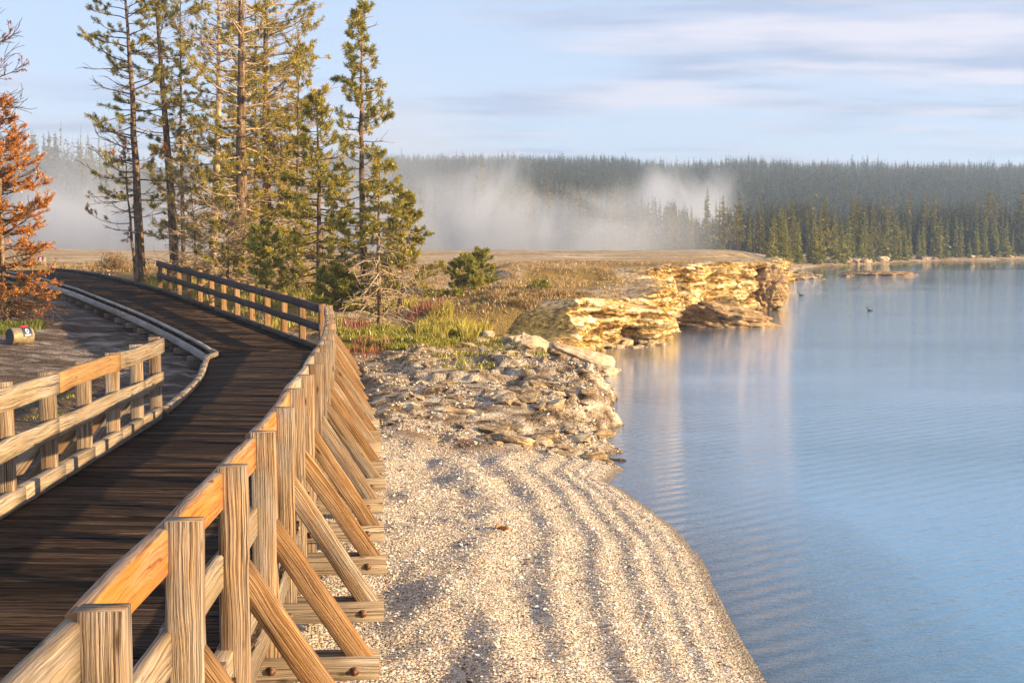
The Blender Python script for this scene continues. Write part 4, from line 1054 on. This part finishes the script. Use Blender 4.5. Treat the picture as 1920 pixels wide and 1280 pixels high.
# ------------------------------------------------------------------ shell gravel on the beach
def shells():
    g = np.random.default_rng(5); n = 90000
    y = 6.5 + 12.8 * g.random(n) ** .8; x = g.uniform(-3.0, 2.4, n)
    z, d = ground(x, y); ok = (d > .12) & (np.exp(-(((x + 0.65) / 0.95) ** 2 + ((y - 18.0 + 0.3 * (x + .6)) / 0.5) ** 2)) < .3) & (g.random(n) < sstep(-.1, .5, d + .3)); x, y, z = x[ok], y[ok], z[ok]; n = len(x)
    sz = g.uniform(.004, .014, n) * (1 + 1.3 * (g.random(n) > .95))
    ax = g.normal(size=(n, 3)); ax[:, 2] *= .35; ax /= np.linalg.norm(ax, axis=1)[:, None]
    up = g.normal(size=(n, 3)) * .45 + [0, 0, 1]; b2 = np.cross(up, ax); b2 /= np.linalg.norm(b2, axis=1)[:, None]
    c = np.stack([x, y, z + .004], -1); nn = np.cross(ax, b2)
    A = ax * sz[:, None]; B = b2 * (sz * g.uniform(.4, .9, n))[:, None]; N = nn * (sz * .35)[:, None] * np.sign(nn[:, 2:3])
    V = np.stack([c + A, c + B, c - A, c - B, c + N], 1).reshape(-1, 3)
    i = np.arange(n)[:, None] * 5
    F = (i[:, :, None] + np.array([[0, 1, 4], [1, 2, 4], [2, 3, 4], [3, 0, 4]])[None]).reshape(-1)
    tv = np.repeat(np.where(g.random(n) < .05, 0, .08 + .92 * g.random(n)), 5)
    t = NT("shell_flakes"); a = t.attr(); sp = t.node("ShaderNodeSeparateColor", {0: a.outputs['Color']})
    t.bsdf(t.ramp(sp.outputs[0], [(0.0, (0.07, 0.04, 0.025)), (0.08, (0.24, 0.17, 0.11)), (0.35, (0.55, 0.44, 0.33)), (0.65, (0.78, 0.68, 0.56)), (1.0, (0.90, 0.86, 0.79))]), .8)
    o = np_mesh("shell_gravel", V, F, np.full(n * 4, 3), t.m, col=np.stack([tv] * 3, -1)); tag(o, "pale broken shell gravel covering the beach", "gravel", kind='stuff')
def ledge_gravel():
    g = np.random.default_rng(15); n = 30000
    y = 17.6 + 16 * g.random(n); x = g.uniform(-3.6, 3.6, n); z, d = ground(x, y)
    ok = (d > .03) & (x > np.interp(y, RY, RX) + .3) & (fbm(x / .7, y / 1.0, 51, 3) + .7 * np.exp(-d) > -.1) & (np.exp(-(((x + 3.0) / 2.4) ** 2 + ((y - 32) / 4.5) ** 2)) < .45)
    x, y, z, d = x[ok], y[ok], z[ok], d[ok]; n = len(x)
    sz = .008 + .045 * g.random(n) ** 5 + .02 * np.exp(-d / .8) * g.random(n) ** 2
    c = np.stack([x, y, z + sz * .15], -1)
    base = np.array([(1, 0, 0), (-1, 0, 0), (0, 1, 0), (0, -1, 0), (0, 0, 1), (0, 0, -1)], float)
    r_ = g.uniform(.55, 1.2, (n, 6, 1)); V = base[None] * r_ * np.array([1, .8, .55]) + g.normal(0, .15, (n, 6, 3))
    a_ = g.uniform(0, 6.28, n); ca, sa = np.cos(a_)[:, None], np.sin(a_)[:, None]
    V = np.stack([V[..., 0] * ca - V[..., 1] * sa, V[..., 0] * sa + V[..., 1] * ca, V[..., 2]], -1) * sz[:, None, None] + c[:, None, :]
    T = np.array([(0, 2, 4), (2, 1, 4), (1, 3, 4), (3, 0, 4), (2, 0, 5), (1, 2, 5), (3, 1, 5), (0, 3, 5)])
    F = (np.arange(n)[:, None, None] * 6 + T[None]).reshape(-1)
    tv = np.repeat(g.random(n), 6)
    t = NT("ledge_stones"); at = t.attr(); sp = t.node("ShaderNodeSeparateColor", {0: at.outputs['Color']})
    t.bsdf(t.ramp(sp.outputs[0], [(0.0, (0.05, 0.03, 0.02)), (0.3, (0.22, 0.15, 0.10)), (0.7, (0.48, 0.38, 0.27)), (1.0, (0.75, 0.67, 0.55))]), .85)
    o = np_mesh("gravel", V.reshape(-1, 3), F, np.full(n * 8, 3), t.m, col=np.stack([tv] * 3, -1)); tag(o, "loose broken stones scattered over the low rocky ledge", "gravel", kind='stuff')
ledge_gravel()
shells()

# driftwood and small finds
M['drift'] = wood("pale_driftwood", (0.22, 0.12, 0.05), (0.52, 0.36, 0.19), (0.66, 0.52, 0.32), grain=.5, bump=.3)
def driftwood(label, px, py, L, r, rz, mat, z0=None, bend=.05, cat="driftwood"):
    x, y, _ = on_z(px, py, .5); z = gz(x, y); x, y, _ = on_z(px, py, z + r); z = gz(x, y)
    T = Tubes(8); P = [(-L / 2 + L * t, bend * math.sin(t * 5), r * .9 + .01 * math.sin(t * 9)) for t in np.linspace(0, 1, 9)]
    P = np.array(P); rr = r * np.array([.25, .8, 1, .95, 1, .9, .95, .75, .2]); T.add(P, rr, 9)
    o = T.build("driftwood", mat, None); o.location = (x, y, z); o.rotation_euler = (0, R(2), rz); tag(o, label, cat)
driftwood("smooth pale driftwood log lying on the ledge above the beach", 860, 765, .50, .045, .05, M['rock_pale'])
driftwood("small orange piece of wood lying on the shell beach", 942, 998, .13, .022, .15, M['fresh'])
driftwood("pale flat stick on the gravel beside the brace feet", 738, 797, .30, .02, -.6, M['rock_pale'])
driftwood("dark wood chunk on the gravel next to a brace foot", 712, 915, .16, .03, -.5, M['darkrail'])
driftwood("dark red weed clump at the waterline of the beach", 1147, 850, .42, .03, -.1, M['twig_dark'], bend=.03, cat="driftwood")

# barrels (thermal warning canisters on their side)
M['steel'] = NT("galvanised_barrel"); _t = M['steel']; _n = _t.noise(_t.obj(), 9, 4); _t.bsdf(_t.ramp(_n, [(.3, (.20, .16, .09)), (.7, (.46, .38, .24))]), .45, _n, .2, .01, .5, metallic=.35); M['steel'] = _t.m
def flat(name, c, r=.6): t = NT(name); n = t.noise(t.obj(), 14, 3); t.bsdf(t.mix(t.rng(n, .3, .7, 0, .3), c, tuple(v * .6 for v in c)), r); return t.m
M['dark_lid'] = flat("dark_lid", (.06, .06, .07)); M['red'] = flat("red_sign", (.62, .03, .04)); M['white'] = flat("white_paint", (.75, .73, .7)); M['navy'] = flat("dark_blue_label", (.035, .045, .10)); M['purple'] = flat("maroon_label", (.16, .02, .06))
def barrel(label, px, D, L, r, rz, panel, flag):
    x, y, z = gp(px, 0, D)
    root = empty("barrel", (x, y, z), rz); tag(root, label, "barrel")
    n = 28
    def lathe(prof, name, mat):
        V = []; F = []
        for (u, rr_) in prof:
            for i in range(n): a = 2 * math.pi * i / n; V.append((u, rr_ * math.cos(a), r + rr_ * math.sin(a)))
        for k in range(len(prof) - 1):
            for i in range(n): F += [k * n + i, k * n + (i + 1) % n, (k + 1) * n + (i + 1) % n, (k + 1) * n + i]
        S = [4] * ((len(prof) - 1) * n)
        return np_mesh(name, V, F, S, mat, root, smooth=False)
    h = L / 2
    lathe([(-h + .01, r * .97), (-h + .02, r), (-h * .35, r), (-h * .33, r * 1.025), (-h * .3, r), (h * .3, r), (h * .33, r * 1.025), (h * .36, r), (h - .02, r), (h - .01, r * .97), (h - .015, .001)], "drum", M['steel'])
    lathe([(-h, .001), (-h - .004, r * .88), (-h - .006, r * .93), (-h + .012, r * .985)], "lid", M['dark_lid'])
    def curved(a0, a1, u0, u1, rr_, name, mat, k=8):
        V = []; F = []
        for i in range(k + 1):
            a = a0 + (a1 - a0) * i / k
            for u in (u0, u1): V.append((u, rr_ * math.cos(a), r + rr_ * math.sin(a)))
        for i in range(k): F += [2 * i, 2 * i + 2, 2 * i + 3, 2 * i + 1]
        return np_mesh(name, V, F, [4] * k, mat, root)
    curved(R(100), R(185), -h * .1, h * .75, r * 1.03, "label_panel", panel)
    # round white emblem
    V = [(h * .32, 0, 0)]; 
    cA = R(142); rr_ = r * 1.045
    V = [(h * .32, rr_ * math.cos(cA), r + rr_ * math.sin(cA))]
    for i in range(16):
        a = 2 * math.pi * i / 16; aa = cA + .34 * math.sin(a); V.append((h * .32 + .055 * math.cos(a) * r / .25, rr_ * math.cos(aa), r + rr_ * math.sin(aa)))
    F = []
    for i in range(16): F += [0, 1 + i, 1 + (i + 1) % 16]
    np_mesh("emblem", V, F, [3] * 16, M['white'], root)
    # red square in the middle of the emblem
    V = []
    for (u, da) in ((-.02, -.12), (.02, -.12), (.02, .12), (-.02, .12)):
        aa = cA + da; V.append((h * .32 + u, (rr_ + .004) * math.cos(aa), r + (rr_ + .004) * math.sin(aa)))
    np_mesh("emblem_mark", V, [0, 1, 2, 3], [4], panel, root)
    curved(R(168), R(178), h * .05, h * .6, r * 1.045, "label_text_bar", M['white'])
    if flag:
        mb = MB(); mb.beam((-h * .05, -.02, 2 * r + .02), (h * .65, -.02, 2 * r + .03), (0, 1, 0), .02, .05, 2); mb.build("red_plate", M['red'], root)
barrel("steel barrel lying on dark ground left of the boardwalk, red plate on top", 36, 32.0, .56, .2, R(48), M['navy'], True)
barrel("distant pale barrel with maroon label seen behind the orange tree", 75, 74, .74, .24, R(8), M['purple'], False)

# birds on the water
def duck(label, px, py, s):
    x, y, _ = on_z(px, py, 0)
    bm = bmesh.new(); bmesh.ops.create_icosphere(bm, subdivisions=3, radius=1)
    for v in bm.verts:
        c = v.co; c.x *= .22; c.y *= .1; c.z *= .085
        if c.x < -.1: c.z += (-.1 - c.x) * .5; c.y *= .6
    V = np.array([v.co for v in bm.verts]); F = np.array([[v.index for v in f.verts] for f in bm.faces]); bm.free()
    T = Tubes(8); T.add(np.array([(.13, 0, .04), (.18, 0, .12), (.19, 0, .19), (.22, 0, .225), (.26, 0, .225), (.33, 0, .21)]), np.array([.06, .035, .03, .042, .03, .008]), 8)
    V2 = np.concatenate(T.V); F2 = np.concatenate(T.F) + len(V)
    o = np_mesh("duck", np.vstack([V, V2]) * s, np.concatenate([F.ravel(), F2.ravel()]), [3] * len(F) + [4] * len(F2), M['dark_lid'], smooth=True)
    o.location = (x, y, .02); o.rotation_euler = (0, 0, math.pi); tag(o, label, "duck")
duck("dark duck swimming far out on the open lake", 1632, 583, .6)
duck("dark duck swimming just off the end of the golden cliff", 1503, 554, .65)

# ------------------------------------------------------------------ forest
def conifer_mesh(name, seed, H, W, levels, per, mat=None, fat=1.0, bare=0.12, jag=3):
    """a ragged far conifer as one mesh: trunk + many drooping sprays"""
    g = np.random.default_rng(seed); V = []; F = []; S = []; tv = []; mi = []
    n = 5; k = 4
    for i in range(k):
        zt = i / (k - 1); r_ = .010 * H * (1 - zt) + .0008 * H
        for j in range(n): V.append((r_ * math.cos(j * 1.2566), r_ * math.sin(j * 1.2566), zt * H * .98)); tv.append(.5)
    for i in range(k - 1):
        for j in range(n): F += [i * n + j, i * n + (j + 1) % n, (i + 1) * n + (j + 1) % n, (i + 1) * n + j]; S.append(4); mi.append(1)
    for l in range(levels):
        f = l / (levels - 1); z = H * (bare + (1 - bare) * f * .97)
        wd = W * ((1 - f) ** .75) * g.uniform(.6, 1.15) + .006 * H
        for b_ in range(per):
            az = g.uniform(0, 6.283); L = wd * g.uniform(.5, 1.15); z0 = z + g.normal(0, H * .012)
            dr_ = g.uniform(.05, .5) * L * (1 - f * .6); c_, s_ = math.cos(az), math.sin(az); t0 = g.uniform(.2, .8)
            for q in range(jag):
                o_ = g.uniform(0.0, .6) * L; l_ = L * g.uniform(.35, .6); a2 = az + g.normal(0, .5); wdt = L * g.uniform(.14, .26) * fat
                bx_, by_, bz_ = c_ * o_, s_ * o_, z0 - dr_ * o_ / L
                tx, ty, tz = bx_ + math.cos(a2) * l_, by_ + math.sin(a2) * l_, bz_ - dr_ * .5 + g.normal(.1, .12) * l_
                mx_, my_ = (bx_ + tx) / 2, (by_ + ty) / 2; px_, py_ = -math.sin(a2) * wdt, math.cos(a2) * wdt; h_ = g.choice([-1, 1]) * g.uniform(.5, 1.3) * wdt
                i0 = len(V); V += [(bx_, by_, bz_), (mx_ + px_, my_ + py_, (bz_ + tz) / 2 + h_ - wdt * .3), (tx, ty, tz), (mx_ - px_, my_ - py_, (bz_ + tz) / 2 - h_ - wdt * .3)]
                tv += [np.clip(t0 + (.14 if H > 5 else 0) + g.normal(0, .1), 0, 1)] * 4; F += [i0, i0 + 1, i0 + 2, i0 + 3]; S.append(4); mi.append(0)
    return np.array(V), np.array(F), np.array(S), np.array(tv), np.array(mi)
def conifer(name, *a, mat=None, **k):
    V, F, S, tv, mi = conifer_mesh(name, *a, **k)
    return np_mesh(name, V, F, S, [M[mat or 'needle_far'], M['bark_far']], col=np.stack([tv] * 3, -1), mat_idx=mi)
kinds = [conifer("conifer", 100 + i, 10.0, w, lv, pr, bare=br) for i, (w, lv, pr, br) in enumerate(((1.25, 34, 7, .04), (1.0, 34, 6, .1), (1.5, 32, 7, .22), (1.15, 30, 5, .3), (1.6, 30, 8, .02), (0.95, 36, 6, .05)))]
kinds += [conifer("conifer", 120 + i, 10.0, w, lv, pr, bare=.03, mat='needle_young') for i, (w, lv, pr) in enumerate(((1.3, 34, 8), (1.0, 36, 7), (1.6, 30, 8)))]
kused = set()
def tree_at(i, x, y, H, label, group, wid=1.0, z=None):
    o = kinds[i]
    if i in kused: o = dup(o)
    kused.add(i)
    o.location = (x, y, (gz(x, y) if z is None else z) - .05); o.rotation_euler = (random.uniform(-.03, .03), random.uniform(-.03, .03), random.uniform(0, 6.28))
    s = H / 10; o.scale = (s * wid, s * wid, s); tag(o, label, "conifer", group)
random.seed(5)
cnt = 0
# front row of young bright trees along the right far shore
for k in range(70):
    px = random.uniform(1440, 1950); yb = np.interp(px, [1440, 1550, 1640, 1760, 1900], [506, 499, 494, 489, 486.5]); x, y, _ = on_z(px, yb, 0); D = y + random.uniform(2, 9); x = (px - 960) / FPX * D
    tree_at(random.choice((6, 7, 8)), x, D, random.uniform(3.2, 7.0), "young green conifer in the front row above the far shore", "young conifers along the far shore", 1.25); cnt += 1
for k in range(120):
    px = random.uniform(1290, 1960); yb = np.interp(px, [1290, 1440, 1550, 1640, 1760, 1900], [494, 500, 499, 494, 489, 486.5]); x, y, _ = on_z(px, yb, 0); D = y + random.uniform(8, 42); x = (px - 960) / FPX * D
    top = random.uniform(355, 430) - (12 if px > 1700 else 0)
    z0 = gz(x, D); H = at_d(px, top, D)[2] - z0
    tree_at(random.choice((1, 2, 3, 0, 5)), x, D, H, "tall dark conifer standing in the forest behind the far shore", "tall conifers behind the far shore", random.uniform(.8, 1.1)); cnt += 1
for k in range(96):
    px = random.uniform(745, 1300); D = random.uniform(176, 232); x = (px - 960) / FPX * D
    top = np.interp(px, [745, 850, 900, 1050, 1200, 1300], [345, 330, 320, 325, 352, 380]) + abs(random.gauss(0, 22)); z0 = gz(x, D); H = at_d(px, top, D)[2] - z0
    tree_at(random.choice((1, 2, 3, 0, 5)), x, D, H, "conifer fading into drifting steam behind the bluff plateau", "conifers in the steam behind the plateau", random.uniform(.75, 1.0)); cnt += 1
for k in range(1):
    px, D = 907, 200; x = (px - 960) / FPX * D; z0 = gz(x, D)
    tree_at(2, x, D, at_d(px, 282, D)[2] - z0, "tallest pointed conifer rising above the misty skyline", None, .75)
px, D = 1325, 190; x = (px - 960) / FPX * D; tree_at(0, x, D, at_d(px, 345, D)[2] - gz(x, D), "dark pointed conifer standing out beside the white steam plume", None, 1.0)
def mass(name, label, N, xr, yr, Hr, seed, mesh_args, mw=.13, fat=1.0):
    g = np.random.default_rng(seed); vs_, fs, ss, ts, ms = [], [], [], [], []; off = 0
    base = [conifer_mesh("m", seed + i, 1.0, mw, *mesh_args, fat=fat) for i in range(5)]
    D = g.uniform(*yr, N) if not callable(yr) else yr(g, N)
    x = xr(g, D); z, d = ground(x, D); ok = d > 3; x, D, z = x[ok], D[ok], z[ok]
    H = Hr(g, x, D, z)
    for i in range(len(x)):
        V, F, S, t_, m_ = base[g.integers(0, 5)]; a = g.uniform(0, 6.28); c_, s_ = math.cos(a), math.sin(a)
        Vx = (V[:, 0] * c_ - V[:, 1] * s_) * H[i] + x[i]; Vy = (V[:, 0] * s_ + V[:, 1] * c_) * H[i] + D[i]
        vs_.append(np.stack([Vx, Vy, V[:, 2] * H[i] + z[i] - .1], -1)); fs.append(F + off); ss.append(S); ts.append(np.clip(t_ + g.normal(0, .14), 0, 1)); ms.append(m_); off += len(V)
    tv = np.concatenate(ts)
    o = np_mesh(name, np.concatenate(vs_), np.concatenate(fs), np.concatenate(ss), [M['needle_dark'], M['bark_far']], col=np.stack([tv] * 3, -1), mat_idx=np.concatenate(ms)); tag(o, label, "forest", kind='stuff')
vx = lambda a, b_: (lambda g, D: (g.uniform(a, b_, len(D)) - 960) / FPX * D)
def Hsh(g, x, D, z):
    px = x / D * FPX + 960; top = np.interp(px, [1250, 1400, 1700, 1960], [392, 384, 378, 374]) + np.abs(g.normal(0, 26, len(x))) + 14 * fbm(px / 60, 0 * px, 4, 2); zt = EYE + (450 - top) / FPX * D
    return np.maximum(zt - z, 4.0)
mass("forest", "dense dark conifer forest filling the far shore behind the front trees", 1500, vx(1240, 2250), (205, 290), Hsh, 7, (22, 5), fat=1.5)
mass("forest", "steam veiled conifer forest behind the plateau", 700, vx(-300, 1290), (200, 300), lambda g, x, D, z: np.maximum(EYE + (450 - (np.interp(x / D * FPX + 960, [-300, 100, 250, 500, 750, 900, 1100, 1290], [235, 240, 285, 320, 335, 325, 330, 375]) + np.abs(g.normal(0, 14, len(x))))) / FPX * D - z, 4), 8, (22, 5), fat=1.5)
mass("hill_forest", "distant conifer forest covering the low hills to the skyline", 9500, vx(600, 2150), lambda g, N: 380 + 700 * g.random(N) ** .8, lambda g, x, D, z: g.uniform(6, 10.5, len(x)) * (1 + .2 * fbm(x / 25, D / 60, 3, 2)) + 3.5 * (g.random(len(x)) > .96), 9, (10, 4), mw=.15, fat=2.3)
# left misty trees beyond the orange tree: bare poles and tall conifers
for k in range(13):
    px = random.uniform(82, 330); D = random.uniform(178, 205); x = (px - 960) / FPX * D
    top = np.interp(px, [80, 130, 250, 330], [225, 215, 270, 300]) + random.uniform(-8, 22); z0 = gz(x, D)
    tree_at(random.choice((1, 3, 5)), x, D, at_d(px, top, D)[2] - z0, "tall misty conifer between the rust orange tree and the leaning pine", "misty conifers at the left", .6)

for pool, us in ((kinds, kused), (protos, used)):
    for i, o in enumerate(pool):
        if i not in us: bpy.data.objects.remove(o)
# ------------------------------------------------------------------ steam from the springs and air haze
def vol_box(name, x0, x1, y0, y1, z0, z1, mat):
    V = [(x, y, z) for x in (x0, x1) for y in (y0, y1) for z in (z0, z1)]
    F = [0, 1, 3, 2, 4, 6, 7, 5, 0, 4, 5, 1, 2, 3, 7, 6, 0, 2, 6, 4, 1, 5, 7, 3]
    return np_mesh(name, V, F, [4] * 6, mat)
def steam_mat(name, dens, scale, zlo, ztop, lo, hi, xf=None, yf=None, stretch=(1, 1, .6), loc=(0, 0, 0), stepnoise=6):
    t = NT(name); p = t.pos(); sp = t.node("ShaderNodeSeparateXYZ", {0: p})
    n = t.noise(t.mapv(p, stretch, loc), scale, stepnoise, .6, .7)
    zf = t.rng(sp.outputs[2], zlo, ztop, 1, 0, True)
    v = t.rng(t.math('ADD', n, t.math('MULTIPLY', t.math('SUBTRACT', zf, .5), .35)), lo, hi, 0, 1, True)
    v = t.math('MULTIPLY', v, zf)
    if xf:
        v = t.math('MULTIPLY', v, t.math('MULTIPLY', t.rng(sp.outputs[0], xf[0], xf[1], 0, 1, True), t.rng(sp.outputs[0], xf[2], xf[3], 1, 0, True)))
    if yf:
        v = t.math('MULTIPLY', v, t.math('MULTIPLY', t.rng(sp.outputs[1], yf[0], yf[1], 0, 1, True), t.rng(sp.outputs[1], yf[2], yf[3], 1, 0, True)))
    pv = t.node("ShaderNodeVolumePrincipled", {'Color': (.80, .87, 1.0, 1), 'Density': t.math('MULTIPLY', v, dens), 'Anisotropy': 0.1})
    t.l.new(pv.outputs[0], t.out.inputs['Volume']); return t.m
tag(vol_box("steam", -95, 42, 152, 176, .4, 24, steam_mat("steam_bank", .125, .07, 1, 21, .52, .68, (-90, -70, 2, 30), (152, 156, 170, 176), stretch=(1, 1, .8))), "bank of pale steam drifting across the forest behind the plateau", "steam", kind='stuff')
tag(vol_box("steam", -82, 8, 177, 200, .4, 40, steam_mat("steam_left", .05, .05, 2, 39, .44, .66, (-82, -70, -30, 6), (177, 182, 194, 200), loc=(2, 6, 1))), "thin tall veil of steam rising into the sky behind the pines", "steam", kind='stuff')
tag(vol_box("steam", 26, 56, 296, 322, 1, 27, steam_mat("steam_plume", .20, .09, 5, 27, .42, .60, (28, 37, 40, 56), (296, 302, 316, 322), loc=(4, 3, 1))), "white steam plume rising between the forests", "steam", kind='stuff')
tm = NT("air"); pv = tm.node("ShaderNodeVolumePrincipled", {'Color': (.55, .74, 1.0, 1), 'Density': .00050, 'Anisotropy': 0.2}); tm.l.new(pv.outputs[0], tm.out.inputs['Volume'])
tag(vol_box("haze", -2700, 2700, -40, 4700, -3.5, 95, tm.m), kind='stuff')
